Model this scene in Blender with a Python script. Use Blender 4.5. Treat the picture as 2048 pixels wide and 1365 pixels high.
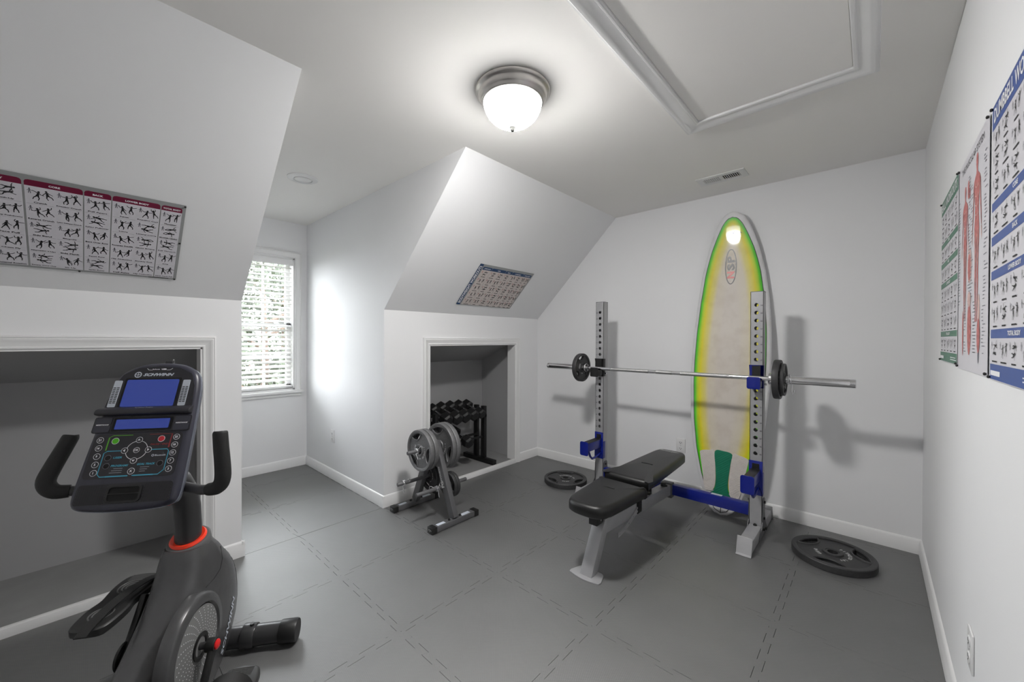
import bpy, bmesh, math, random
from mathutils import Vector, Matrix
from mathutils.geometry import tessellate_polygon

PI = math.pi
scene = bpy.context.scene
COL = scene.collection
for o in list(bpy.data.objects):
    bpy.data.objects.remove(o)

# ------------------------------------------------------------------ camera
FPX, YAW, PITCH, ROLL, CAMZ = 787.05, 0.7425, -0.0057, 0.0038, 1.2913
cam_d = bpy.data.cameras.new('camera')
cam_d.sensor_fit = 'HORIZONTAL'
cam_d.sensor_width = 36.0
cam_d.lens = FPX / 2048 * 36.0
cam_d.clip_start = 0.02
cam_d.clip_end = 200
cam = bpy.data.objects.new('camera', cam_d)
COL.objects.link(cam)
_F = Vector((-math.sin(YAW), math.cos(YAW), 0))
_R = Vector((math.cos(YAW), math.sin(YAW), 0))
_U = Vector((0, 0, 1))
F2 = _F * math.cos(PITCH) + _U * math.sin(PITCH)
U2 = _U * math.cos(PITCH) - _F * math.sin(PITCH)
R2 = _R * math.cos(ROLL) + U2 * math.sin(ROLL)
U3 = U2 * math.cos(ROLL) - _R * math.sin(ROLL)
cam.matrix_world = Matrix(((R2.x, U3.x, -F2.x, 0), (R2.y, U3.y, -F2.y, 0), (R2.z, U3.z, -F2.z, CAMZ), (0, 0, 0, 1)))
scene.camera = cam

# ------------------------------------------------------------------ world, exposure
world = bpy.data.worlds.new('overcast_sky')
scene.world = world
world.use_nodes = True
wn = world.node_tree.nodes
wn['Background'].inputs[0].default_value = (0.93, 0.97, 1.0, 1)
wn['Background'].inputs[1].default_value = 4.9
scene.view_settings.view_transform = 'Standard'
scene.view_settings.look = 'None'
scene.view_settings.gamma = 1
scene.view_settings.use_curve_mapping = False
scene.view_settings.exposure = 2.42
LAMP_STRENGTH, LAMP_RIM = 66.0, 2.2      # opal glass: bright where the bulbs sit, dimmer towards the metal rim

# room numbers (metres)
XR, YB, XK, YD1, YD2, XW, XS, ZK, ZC = 0.2246, 3.411, -2.744, 0.632, 1.5485, -4.277, -1.8025, 1.5098, 2.44
YF = -0.75
# daylight portal in the window opening
pl = bpy.data.lights.new('window_portal', 'AREA')
pl.shape = 'RECTANGLE'
pl.size, pl.size_y = 0.70, 1.34
pl.cycles.is_portal = True
po = bpy.data.objects.new('window_portal', pl)
po.matrix_world = Matrix(((0, 0, -1, XW - 0.125), (1, 0, 0, 1.09), (0, 1, 0, 1.43), (0, 0, 0, 1)))
# area lights shine along local -Z: aim +X
po.matrix_world = Matrix.Translation((XW - 0.125, 1.09, 1.43)) @ Matrix.Rotation(-PI / 2, 4, 'Y') @ Matrix.Rotation(PI / 2, 4, 'Z')
COL.objects.link(po)


# ------------------------------------------------------------------ materials
def rgb(r, g, b):
    f = lambda c: (c / 255 / 12.92) if c / 255 <= 0.04045 else ((c / 255 + 0.055) / 1.055) ** 2.4
    return (f(r), f(g), f(b), 1)


MATS = {}


def mat(name, col, rough=0.5, metal=0.0, spec=0.5, var=0.04, scale=6.0, bump=0.0, bscale=200.0, coat=0.0, emit=None, estr=0.0, trans=0.0):
    if name in MATS:
        return MATS[name]
    m = bpy.data.materials.new(name)
    m.use_nodes = True
    nt = m.node_tree
    b = nt.nodes['Principled BSDF']
    tc = nt.nodes.new('ShaderNodeTexCoord')
    ns = nt.nodes.new('ShaderNodeTexNoise')
    ns.inputs['Scale'].default_value = scale
    ns.inputs['Detail'].default_value = 3
    nt.links.new(tc.outputs['Object'], ns.inputs['Vector'])
    cr = nt.nodes.new('ShaderNodeValToRGB')
    cr.color_ramp.elements[0].position = 0.3
    cr.color_ramp.elements[1].position = 0.7
    cr.color_ramp.elements[0].color = tuple(c * (1 - var) for c in col[:3]) + (1,)
    cr.color_ramp.elements[1].color = tuple(min(1, c * (1 + var)) for c in col[:3]) + (1,)
    nt.links.new(ns.outputs['Fac'], cr.inputs['Fac'])
    nt.links.new(cr.outputs['Color'], b.inputs['Base Color'])
    b.inputs['Roughness'].default_value = rough
    b.inputs['Metallic'].default_value = metal
    b.inputs['Specular IOR Level'].default_value = spec
    b.inputs['Coat Weight'].default_value = coat
    b.inputs['Coat Roughness'].default_value = 0.08
    b.inputs['Transmission Weight'].default_value = trans
    if emit:
        b.inputs['Emission Color'].default_value = emit
        b.inputs['Emission Strength'].default_value = estr
    if bump:
        n2 = nt.nodes.new('ShaderNodeTexNoise')
        n2.inputs['Scale'].default_value = bscale
        n2.inputs['Detail'].default_value = 2
        nt.links.new(tc.outputs['Object'], n2.inputs['Vector'])
        bp = nt.nodes.new('ShaderNodeBump')
        bp.inputs['Strength'].default_value = bump
        bp.inputs['Distance'].default_value = 0.002
        nt.links.new(n2.outputs['Fac'], bp.inputs['Height'])
        nt.links.new(bp.outputs['Normal'], b.inputs['Normal'])
    MATS[name] = m
    return m


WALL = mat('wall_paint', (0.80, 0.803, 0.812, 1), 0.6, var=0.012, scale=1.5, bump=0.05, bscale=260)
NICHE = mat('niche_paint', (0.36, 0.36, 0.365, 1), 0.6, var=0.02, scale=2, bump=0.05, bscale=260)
CEIL = mat('ceiling_paint', (0.88, 0.866, 0.842, 1), 0.8, spec=0.2, var=0.01, scale=1.2)
TRIM = mat('trim_white', (0.78, 0.78, 0.78, 1), 0.35, var=0.01)
CARPET = mat('niche_floor_vinyl', (0.25, 0.25, 0.25, 1), 0.75, var=0.06, scale=8)
SUB = mat('subfloor', (0.03, 0.03, 0.03, 1), 0.9)
STEEL = mat('silver_powder_coat', rgb(168, 168, 170), 0.38, metal=0.35, var=0.03, scale=20)
STEEL_D = mat('grey_powder_coat', rgb(104, 104, 106), 0.42, metal=0.4, var=0.03, scale=20)
CHROME = mat('chrome', (0.72, 0.72, 0.73, 1), 0.16, metal=1.0, var=0.04, scale=60)
CHROME_W = mat('collar_wire', (0.8, 0.8, 0.82, 1), 0.22, metal=1.0)
NICKEL = mat('brushed_nickel', (0.50, 0.48, 0.46, 1), 0.28, metal=1.0, var=0.03, scale=30)
BLUE = mat('blue_powder_coat', rgb(4, 26, 128), 0.3, var=0.05, scale=15, coat=0.2)
BLACK = mat('black_plastic', rgb(22, 22, 22), 0.45, var=0.1, scale=30)
BLACKM = mat('black_steel', rgb(26, 26, 27), 0.42, metal=0.2, var=0.1, scale=30)
PADV = mat('black_vinyl', rgb(20, 20, 20), 0.36, spec=0.5, var=0.1, scale=10, bump=0.25, bscale=700)
IRON = mat('grey_hammertone_iron', rgb(112, 112, 113), 0.48, metal=0.35, var=0.12, scale=90, bump=0.35, bscale=420)
IRON_D = mat('dark_hammertone_iron', rgb(58, 58, 59), 0.5, metal=0.2, var=0.12, scale=90, bump=0.35, bscale=420)
LETTER = mat('worn_white_lettering', rgb(200, 200, 200), 0.5)
RUBBER = mat('hex_rubber', rgb(20, 20, 21), 0.5, var=0.1, scale=40)
WHITE = mat('white_plastic', rgb(222, 222, 222), 0.3, var=0.01)
SLOT = mat('dark_slot', rgb(20, 20, 20), 0.8)
PAPER = mat('laminated_paper', rgb(214, 212, 218), 0.3, var=0.01)
PAPER_W = mat('laminated_paper_warm', rgb(205, 196, 192), 0.3, var=0.02)
PAPER_G = mat('grey_poster_margin', rgb(150, 152, 152), 0.3, var=0.01)
INK = mat('black_ink', rgb(26, 26, 30), 0.5)
INK_G = mat('grey_ink', rgb(120, 120, 128), 0.5)
INK_W = mat('white_ink', rgb(235, 235, 238), 0.5)
BURG = mat('burgundy_ink', rgb(112, 12, 52), 0.4)
NAVY = mat('navy_ink', rgb(22, 62, 104), 0.4)
PBLUE = mat('poster_blue_ink', rgb(58, 84, 150), 0.4)
PGREEN = mat('poster_green_ink', rgb(66, 120, 96), 0.4)
MUSCLE = mat('muscle_red_ink', rgb(182, 106, 104), 0.5, var=0.35, scale=60)
MUSCLE2 = mat('muscle_pale_ink', rgb(208, 176, 170), 0.5, var=0.25, scale=60)
PINM = mat('push_pin', rgb(40, 40, 40), 0.4)

SHROUD = mat('bike_shroud', rgb(80, 80, 81), 0.27, metal=0.25, var=0.05, scale=30, bump=0.06, bscale=900)
SHROUD_T = mat('bike_shroud_trim', rgb(92, 92, 92), 0.4, var=0.04)
BIKEF = mat('bike_frame', rgb(62, 62, 63), 0.32, metal=0.3)
GRIP = mat('foam_grip', rgb(24, 24, 24), 0.62, var=0.1, scale=60, bump=0.3, bscale=500)
CONS = mat('console_case', rgb(50, 50, 62), 0.36, var=0.05, scale=30)
CONS_D = mat('console_panel', rgb(34, 33, 39), 0.42, var=0.06, scale=30)
CONS_S = mat('console_edge', rgb(120, 124, 136), 0.25, metal=0.5)
SCREEN = mat('lcd_screen', rgb(20, 26, 70), 0.12, emit=rgb(52, 76, 172), estr=0.085)
SILK = mat('silkscreen_grey', rgb(196, 202, 212), 0.4)
SILKW = mat('silkscreen_white', rgb(236, 236, 240), 0.4)
TEAL = mat('silkscreen_teal', rgb(70, 172, 200), 0.4)
BGREEN = mat('button_green', rgb(92, 205, 20), 0.4)
BRED = mat('button_red', rgb(214, 30, 48), 0.4)
DRED = mat('silkscreen_red', rgb(150, 44, 48), 0.4)
DGREEN = mat('silkscreen_green', rgb(96, 180, 40), 0.4)
RING = mat('red_ring', rgb(250, 58, 26), 0.35, coat=0.3)
RCAP = mat('red_cap', rgb(225, 22, 26), 0.3, coat=0.3)
DISC = mat('grey_crank_disc', rgb(118, 118, 118), 0.5)


def floor_mat():
    m = bpy.data.materials.new('foam_mat')
    m.use_nodes = True
    nt = m.node_tree
    b = nt.nodes['Principled BSDF']
    geo = nt.nodes.new('ShaderNodeNewGeometry')
    ns = nt.nodes.new('ShaderNodeTexNoise')
    ns.inputs['Scale'].default_value = 5.0
    ns.inputs['Detail'].default_value = 5
    nt.links.new(geo.outputs['Position'], ns.inputs['Vector'])
    cr = nt.nodes.new('ShaderNodeValToRGB')
    cr.color_ramp.elements[0].position, cr.color_ramp.elements[1].position = 0.3, 0.75
    cr.color_ramp.elements[0].color = (0.062, 0.062, 0.063, 1)
    cr.color_ramp.elements[1].color = (0.076, 0.076, 0.077, 1)
    nt.links.new(ns.outputs['Fac'], cr.inputs['Fac'])
    nt.links.new(cr.outputs['Color'], b.inputs['Base Color'])
    b.inputs['Roughness'].default_value = 0.54
    b.inputs['Specular IOR Level'].default_value = 1.0
    b.inputs['IOR'].default_value = 1.95
    hs = []
    for ang in (PI / 4, -PI / 4):
        mp = nt.nodes.new('ShaderNodeMapping')
        mp.inputs['Rotation'].default_value = (0, 0, ang)
        nt.links.new(geo.outputs['Position'], mp.inputs['Vector'])
        wv = nt.nodes.new('ShaderNodeTexWave')
        wv.inputs['Scale'].default_value = 45.0
        nt.links.new(mp.outputs['Vector'], wv.inputs['Vector'])
        hs.append(wv)
    mx = nt.nodes.new('ShaderNodeMath')
    mx.operation = 'MULTIPLY'
    nt.links.new(hs[0].outputs['Fac'], mx.inputs[0])
    nt.links.new(hs[1].outputs['Fac'], mx.inputs[1])
    bp = nt.nodes.new('ShaderNodeBump')
    bp.inputs['Strength'].default_value = 0.28
    bp.inputs['Distance'].default_value = 0.002
    nt.links.new(mx.outputs['Value'], bp.inputs['Height'])
    nt.links.new(bp.outputs['Normal'], b.inputs['Normal'])
    return m


FOAM = floor_mat()


# ------------------------------------------------------------------ mesh helpers
def frame_from(d, up=None):
    d = Vector(d).normalized()
    a = Vector(up) if up else (Vector((0, 0, 1)) if abs(d.z) < 0.9 else Vector((1, 0, 0)))
    x = a.cross(d).normalized()
    return x, d.cross(x).normalized(), d


def basis(x, y, z, o=(0, 0, 0)):
    x, y, z, o = Vector(x), Vector(y), Vector(z), Vector(o)
    return Matrix(((x.x, y.x, z.x, o.x), (x.y, y.y, z.y, o.y), (x.z, y.z, z.z, o.z), (0, 0, 0, 1)))


class MB:
    def __init__(self):
        self.v, self.f = [], []

    def add(self, vs, fs, M=None):
        n = len(self.v)
        for p in vs:
            p = Vector(p)
            self.v.append(M @ p if M else p)
        self.f += [tuple(i + n for i in f) for f in fs]
        return self

    def box(self, x0, x1, y0, y1, z0, z1, M=None):
        vs = [(x, y, z) for x in (x0, x1) for y in (y0, y1) for z in (z0, z1)]
        fs = [(0, 1, 3, 2), (4, 6, 7, 5), (0, 4, 5, 1), (2, 3, 7, 6), (0, 2, 6, 4), (1, 5, 7, 3)]
        return self.add(vs, fs, M)

    def cbox(self, c, s, M=None):
        return self.box(c[0] - s[0] / 2, c[0] + s[0] / 2, c[1] - s[1] / 2, c[1] + s[1] / 2, c[2] - s[2] / 2, c[2] + s[2] / 2, M)

    def beam(self, p0, p1, w, h, up=(0, 0, 1), M=None):
        p0, p1 = Vector(p0), Vector(p1)
        d = (p1 - p0)
        L = d.length
        d.normalize()
        x = d.cross(Vector(up)).normalized()
        y = x.cross(d).normalized()
        B = basis(x, y, d, p0)
        return self.box(-w / 2, w / 2, -h / 2, h / 2, 0, L, (M @ B) if M else B)

    def cyl(self, p0, p1, r0, r1=None, n=20, caps=True, M=None):
        r1 = r0 if r1 is None else r1
        p0, p1 = Vector(p0), Vector(p1)
        x, y, d = frame_from(p1 - p0)
        vs = []
        for k in range(n):
            a = 2 * PI * k / n
            e = x * math.cos(a) + y * math.sin(a)
            vs += [p0 + e * r0, p1 + e * r1]
        fs = [(2 * k, 2 * ((k + 1) % n), 2 * ((k + 1) % n) + 1, 2 * k + 1) for k in range(n)]
        if caps:
            fs += [tuple(2 * k for k in reversed(range(n))), tuple(2 * k + 1 for k in range(n))]
        return self.add(vs, fs, M)

    def tube(self, path, r, n=10, closed=False, M=None, caps=True):
        P = [Vector(p) for p in path]
        m = len(P)
        rs = r if isinstance(r, (list, tuple)) else [r] * m
        T = []
        for i in range(m):
            a = P[(i - 1) % m] if (closed or i > 0) else P[i]
            b = P[(i + 1) % m] if (closed or i < m - 1) else P[i]
            T.append((b - a).normalized())
        x, y, _ = frame_from(T[0])
        vs = []
        for i in range(m):
            if i:
                q = T[i - 1].rotation_difference(T[i])
                x = q @ x
                y = q @ y
            for k in range(n):
                a = 2 * PI * k / n
                vs.append(P[i] + (x * math.cos(a) + y * math.sin(a)) * rs[i])
        fs = []
        for i in range(m if closed else m - 1):
            j = (i + 1) % m
            for k in range(n):
                l = (k + 1) % n
                fs.append((i * n + k, i * n + l, j * n + l, j * n + k))
        if caps and not closed:
            fs += [tuple(reversed(range(n))), tuple((m - 1) * n + k for k in range(n))]
        return self.add(vs, fs, M)

    def lathe(self, prof, n=32, M=None, close=False):
        vs, fs = [], []
        m = len(prof)
        for k in range(n):
            a = 2 * PI * k / n
            for (r, z) in prof:
                vs.append((r * math.cos(a), r * math.sin(a), z))
        for k in range(n):
            l = (k + 1) % n
            for i in range(m if close else m - 1):
                j = (i + 1) % m
                fs.append((k * m + i, l * m + i, l * m + j, k * m + j))
        return self.add(vs, fs, M)

    def fill(self, loops, z0, z1, M=None):
        """flat plate between z0 and z1 with outer loop and holes"""
        pts = [p for lp in loops for p in lp]
        tri = tessellate_polygon([[Vector((p[0], p[1], 0)) for p in lp] for lp in loops])
        N = len(pts)
        vs = [(p[0], p[1], z1) for p in pts] + [(p[0], p[1], z0) for p in pts]
        fs = []
        for t in tri:
            a, b, c = (Vector((*pts[i], 0)) for i in t)
            if (b - a).cross(c - a).z < 0:
                t = (t[0], t[2], t[1])
            fs.append(tuple(t))
            fs.append((t[2] + N, t[1] + N, t[0] + N))
        o = 0
        for li, lp in enumerate(loops):
            n = len(lp)
            area = sum(lp[i][0] * lp[(i + 1) % n][1] - lp[(i + 1) % n][0] * lp[i][1] for i in range(n))
            flip = (area > 0) == (li == 0)
            for i in range(n):
                j = (i + 1) % n
                q = (o + i, o + i + N, o + j + N, o + j)
                fs.append(q if flip else q[::-1])
            o += n
        return self.add(vs, fs, M)

    def flat(self, loop, z, M=None):
        n = len(loop)
        area = sum(loop[i][0] * loop[(i + 1) % n][1] - loop[(i + 1) % n][0] * loop[i][1] for i in range(n))
        lp = loop if area > 0 else loop[::-1]
        return self.add([(p[0], p[1], z) for p in lp], [tuple(range(n))], M)

    def rect(self, x0, x1, y0, y1, z, M=None):
        return self.flat([(x0, y0), (x1, y0), (x1, y1), (x0, y1)], z, M)

    def stroke(self, pts, w, z, closed=False, M=None):
        """flat ribbon of width w along a 2D polyline"""
        P = [Vector((p[0], p[1])) for p in pts]
        m = len(P)
        vs = []
        for i in range(m):
            a = P[(i - 1) % m] if (closed or i > 0) else P[i]
            b = P[(i + 1) % m] if (closed or i < m - 1) else P[i]
            t = (b - a).normalized()
            nrm = Vector((-t.y, t.x)) * (w / 2)
            vs += [(P[i].x - nrm.x, P[i].y - nrm.y, z), (P[i].x + nrm.x, P[i].y + nrm.y, z)]
        fs = []
        for i in range(m if closed else m - 1):
            j = (i + 1) % m
            fs.append((2 * i, 2 * j, 2 * j + 1, 2 * i + 1))
        return self.add(vs, fs, M)

    def build(self, name, m, parent=None, M=None, bevel=0.0, segs=2, smooth=40, kind=None):
        me = bpy.data.meshes.new(name)
        me.from_pydata([tuple(p) for p in self.v], [], self.f)
        if bevel:
            bm = bmesh.new()
            bm.from_mesh(me)
            bmesh.ops.remove_doubles(bm, verts=bm.verts, dist=1e-6)
            ed = [e for e in bm.edges if len(e.link_faces) == 2 and e.calc_face_angle(0) > 0.6]
            bmesh.ops.bevel(bm, geom=ed, offset=bevel, segments=segs, affect='EDGES', profile=0.5, clamp_overlap=True)
            bm.to_mesh(me)
            bm.free()
        me.validate()
        if smooth:
            for p in me.polygons:
                p.use_smooth = True
            me.set_sharp_from_angle(angle=math.radians(smooth))
        if m:
            me.materials.append(m)
        o = bpy.data.objects.new(name, me)
        COL.objects.link(o)
        if parent:
            o.parent = parent
        if M is not None:
            o.matrix_basis = M
        if kind:
            o['kind'] = kind
        return o


def tag(o, label, cat, group=None):
    o['label'] = label
    o['category'] = cat
    if group:
        o['group'] = group
    return o


def thing(name, label, cat, M=None, group=None):
    o = bpy.data.objects.new(name, None)
    o.empty_display_size = 0.1
    COL.objects.link(o)
    if M is not None:
        o.matrix_basis = M
    return tag(o, label, cat, group)


def copy_tree(o, M, label=None, group=None):
    def rec(a, par):
        c = a.copy()
        COL.objects.link(c)
        c.parent = par
        for ch in a.children:
            rec(ch, c)
        return c
    r = rec(o, None)
    r.matrix_basis = M
    if label:
        r['label'] = label
    if group:
        r['group'] = group
    return r


def struct(mb, name, m, **k):
    return mb.build(name, m, kind='structure', **k)


def circ(r, n=24, c=(0, 0), a0=0.0):
    return [(c[0] + r * math.cos(a0 + 2 * PI * k / n), c[1] + r * math.sin(a0 + 2 * PI * k / n)) for k in range(n)]


def rrect(x0, x1, y0, y1, r, n=5):
    out = []
    for (cx, cy, a) in ((x1 - r, y0 + r, -PI / 2), (x1 - r, y1 - r, 0), (x0 + r, y1 - r, PI / 2), (x0 + r, y0 + r, PI)):
        for k in range(n + 1):
            t = a + PI / 2 * k / n
            out.append((cx + r * math.cos(t), cy + r * math.sin(t)))
    return out


# text -> mesh data (cached)
TXT = {}


def text_mesh(s, bold=0.0, shear=0.0):
    k = (s, bold, shear)
    if k not in TXT:
        cu = bpy.data.curves.new('t', 'FONT')
        cu.body = s
        cu.align_x, cu.align_y = 'CENTER', 'CENTER'
        cu.size = 1.0
        cu.resolution_u = 2
        cu.offset = bold
        cu.shear = shear
        ob = bpy.data.objects.new('t', cu)
        COL.objects.link(ob)
        bpy.context.view_layer.update()
        me = bpy.data.meshes.new_from_object(ob.evaluated_get(bpy.context.evaluated_depsgraph_get()))
        vs = [tuple(v.co) for v in me.vertices]
        fs = [tuple(p.vertices) for p in me.polygons]
        bpy.data.objects.remove(ob)
        bpy.data.curves.remove(cu)
        bpy.data.meshes.remove(me)
        xs = [v[0] for v in vs] or [0]
        ys = [v[1] for v in vs] or [0]
        cx, cy = (min(xs) + max(xs)) / 2, (min(ys) + max(ys)) / 2
        vs = [(v[0] - cx, v[1] - cy, 0) for v in vs]
        TXT[k] = (vs, fs, max(xs) - min(xs), max(ys) - min(ys))
    return TXT[k]


def put_text(mb, s, x, y, z, h=None, w=None, rot=0.0, bold=0.02, shear=0.0, M=None):
    vs, fs, tw, th = text_mesh(s, bold, shear)
    if not vs:
        return
    sx = (w / tw) if w else (h / th)
    sy = (h / th) if h else sx
    c, sn = math.cos(rot), math.sin(rot)
    mb.add([(x + c * v[0] * sx - sn * v[1] * sy, y + sn * v[0] * sx + c * v[1] * sy, z) for v in vs], fs, M)


# ================================================================== SETTING
T = 0.1
floor = struct(MB().box(XW - .15, XR + .12, YF - .1, YB + .12, -0.12, -0.012), 'floor', SUB, smooth=0)
struct(MB().box(XR, XR + T, YF - T, YB + T, -0.1, ZC + .1), 'wall_right', WALL, smooth=0)
struct(MB().box(-3.6, XR + T, YB, YB + T, -0.1, ZC + .1), 'wall_back', WALL, smooth=0)
struct(MB().box(-3.6, XR + T, YF - T, YF, -0.1, ZC + .1), 'wall_front', WALL, smooth=0)
mb = MB().box(XS - .02, XR + T, YF - T, YB + T, ZC, ZC + .12)
mb.box(XW - T, XS - .02, YD1 - .05, YD2 + .05, ZC, ZC + .12)
struct(mb, 'ceiling', CEIL, smooth=0)


def slope(name, y0, y1):
    e = 0.16
    pts = [(XK, ZK), (XS, ZC), (XS, ZC + .12), (XS - .05, ZC + .12), (XK - e, ZK + .04), (XK - e, ZK)]
    m = MB()
    n = len(pts)
    m.add([(p[0], y0, p[1]) for p in pts] + [(p[0], y1, p[1]) for p in pts],
          [tuple(range(n)), tuple(reversed(range(n, 2 * n)))] + [(i, i + n, (i + 1) % n + n, (i + 1) % n) for i in range(n)])
    struct(m, name, WALL, smooth=0)


slope('wall_slope_left', YF - .05, YD1 - .002)
slope('wall_slope_right', YD2 + .002, YB + .02)

# knee walls with storage openings
NL0, NL1, NR0, NR1, NT = -0.55, 0.446, 1.961, 3.040, 1.236   # opening edges (Y) and top (Z)
NF = 0.03                                                     # raised floor of the openings


def knee(name, y0, y1, a, b):
    m = MB()
    m.box(XK - T, XK, y0, a, -.1, ZK)
    m.box(XK - T, XK, b, y1, -.1, ZK)
    m.box(XK - T, XK, a, b, NT, ZK)
    struct(m, name, WALL, smooth=0)


knee('wall_knee_left', YF - .05, YD1 - .002, NL0, NL1)
knee('wall_knee_right', YD2 + .002, YB + .02, NR0, NR1)


def niche(side, y0, y1):
    XB = -3.31
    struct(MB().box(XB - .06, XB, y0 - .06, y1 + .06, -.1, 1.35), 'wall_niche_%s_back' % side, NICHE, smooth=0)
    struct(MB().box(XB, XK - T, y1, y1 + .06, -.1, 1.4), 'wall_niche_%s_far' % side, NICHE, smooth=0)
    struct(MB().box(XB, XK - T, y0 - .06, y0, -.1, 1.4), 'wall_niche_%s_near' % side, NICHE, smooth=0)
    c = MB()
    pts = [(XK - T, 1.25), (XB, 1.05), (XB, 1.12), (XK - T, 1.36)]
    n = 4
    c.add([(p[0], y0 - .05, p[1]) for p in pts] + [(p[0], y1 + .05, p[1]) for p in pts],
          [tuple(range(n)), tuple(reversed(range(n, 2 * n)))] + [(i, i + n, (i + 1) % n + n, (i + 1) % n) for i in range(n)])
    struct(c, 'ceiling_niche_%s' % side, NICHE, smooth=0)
    struct(MB().box(XB, XK + .004, y0 if y0 > NL0 else NL0, y1, -.1, NF), 'floor_niche_%s' % side, CARPET, smooth=0)


niche('left', -0.60, 0.50)
niche('right', 1.90, 3.10)
# trim floor fronts so they do not stick out under the wall: white sills
struct(MB().box(XK - .012, XK + .016, NL0, NL1, -.012, NF + .012), 'trim_1', TRIM, bevel=.003)
struct(MB().box(XK - .012, XK + .016, NR0, NR1, -.012, NF + .012), 'trim_2', TRIM, bevel=.003)

# dormer side walls, window wall
for nm, y0, y1 in (('wall_dormer_left', YD1 - T, YD1), ('wall_dormer_right', YD2, YD2 + T)):
    e = .0004
    pts = [(XW - .02, -.1), (XK - e, -.1), (XK - e, ZK), (XS - e, ZC), (XS - e, ZC + .02), (XW - .02, ZC + .02)]
    n = 6
    m = MB().add([(p[0], y0, p[1]) for p in pts] + [(p[0], y1, p[1]) for p in pts],
                 [tuple(range(n)), tuple(reversed(range(n, 2 * n)))] + [(i, i + n, (i + 1) % n + n, (i + 1) % n) for i in range(n)])
    struct(m, nm, WALL, smooth=0)
WY0, WY1, WZ0, WZ1 = 0.747, 1.433, 0.775, 2.085
m = MB()
m.box(XW - .14, XW, YD1 - T, WY0, -.1, ZC + .1)
m.box(XW - .14, XW, WY1, YD2 + T, -.1, ZC + .1)
m.box(XW - .14, XW, WY0, WY1, -.1, WZ0)
m.box(XW - .14, XW, WY0, WY1, WZ1, ZC + .1)
struct(m, 'wall_window', WALL, smooth=0)


# mitred moulding around a rectangle / open polyline in a local XY plane
def moulding(path, prof, closed, M):
    """prof: list of (outward offset, height); path counter-clockwise -> offset to the right = outside"""
    m = MB()
    P = [Vector((p[0], p[1])) for p in path]
    n = len(P)
    k = len(prof)
    vs = []
    for i in range(n):
        d1 = (P[i] - P[i - 1]).normalized() if (closed or i > 0) else None
        d2 = (P[(i + 1) % n] - P[i]).normalized() if (closed or i < n - 1) else None
        n1 = Vector((d1.y, -d1.x)) if d1 is not None else None
        n2 = Vector((d2.y, -d2.x)) if d2 is not None else None
        if n1 is None:
            off = n2
        elif n2 is None:
            off = n1
        else:
            off = (n1 + n2) / (1 + n1.dot(n2))
        for (w, h) in prof:
            q = P[i] + off * w
            vs.append((q.x, q.y, h))
    fs = []
    for i in range(n if closed else n - 1):
        j = (i + 1) % n
        for a in range(k):
            b = (a + 1) % k
            fs.append((i * k + a, j * k + a, j * k + b, i * k + b))
    if not closed:
        fs += [tuple(range(k)), tuple((n - 1) * k + a for a in reversed(range(k)))]
    m.add(vs, fs, M)
    return m


CASING = [(0, 0), (0, .010), (.004, .014), (.010, .014), (.013, .011), (.034, .016), (.040, .021), (.046, .022), (.050, .019), (.054, .022), (.060, .020), (.062, 0)]
MX = basis((0, 1, 0), (0, 0, 1), (1, 0, 0), (XK, 0, 0))       # plane of the knee walls
struct(moulding([(NL1, NF - .03), (NL1, NT), (NL0, NT), (NL0, NF - .03)], CASING, False, MX), 'trim_3', TRIM)
struct(moulding([(NR1, NF - .03), (NR1, NT), (NR0, NT), (NR0, NF - .03)], CASING, False, MX), 'trim_4', TRIM)
# jamb liners of the two openings
for nm, a, b in (('trim_5', NL0, NL1), ('trim_6', NR0, NR1)):
    j = MB().box(XK - T, XK + .008, b - .008, b + .002, NF, NT).box(XK - T, XK + .008, a - .002, a + .008, NF, NT).box(XK - T, XK + .008, a, b, NT - .008, NT + .002)
    struct(j, nm, TRIM, smooth=0)
# attic hatch in the ceiling
HX0, HX1, HY0, HY1 = -0.682, -0.068, 0.80, 2.180
MC = basis((1, 0, 0), (0, -1, 0), (0, 0, -1), (0, 0, ZC))
struct(moulding([(HX0, -HY1), (HX1, -HY1), (HX1, -HY0), (HX0, -HY0)], [(0, 0), (0, .012), (.005, .016), (.012, .016), (.016, .012), (.050, .018), (.060, .026), (.068, .026), (.072, .022), (.08, .020), (.082, 0)], True, MC), 'trim_7', TRIM)
struct(MB().box(HX0 + .002, HX1 - .002, HY0 + .002, HY1 - .002, ZC - .004, ZC), 'ceiling_hatch', CEIL, smooth=0)

# baseboards
BBP = [(0, 0), (.014, 0), (.014, .066), (.011, .072), (.011, .076), (.007, .084), (.003, .088), (0, .089)]


def baseboard(name, p0, p1, nrm):
    p0, p1, nrm = Vector((*p0, 0)), Vector((*p1, 0)), Vector((*nrm, 0))
    k = len(BBP)
    vs = [p + nrm * w + Vector((0, 0, h)) for p in (p0, p1) for (w, h) in BBP]
    m = MB().add(vs, [(a, (a + 1) % k, (a + 1) % k + k, a + k) for a in range(k)] + [tuple(range(k)), tuple(reversed(range(k, 2 * k)))])
    struct(m, name, TRIM, smooth=30)


b = .014
baseboard('baseboard_right', (XR, YF), (XR, YB), (-1, 0))
baseboard('baseboard_back', (XK, YB), (XR, YB), (0, -1))
baseboard('baseboard_knee_far', (XK, NR1 + .062), (XK, YB), (1, 0))
baseboard('baseboard_knee_near', (XK, YD2 - b + .0006), (XK, NR0 - .062), (1, 0))
baseboard('baseboard_dormer_right', (XW, YD2), (XK + b - .0006, YD2), (0, -1))
baseboard('baseboard_dormer_left', (XW, YD1), (XK + b - .0006, YD1), (0, 1))
baseboard('baseboard_knee_left', (XK, NL1 + .062), (XK, YD1 + b - .0006), (1, 0))
baseboard('baseboard_window', (XW, YD1), (XW, YD2), (1, 0))
baseboard('baseboard_front', (XK, YF), (XR, YF), (0, 1))

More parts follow.
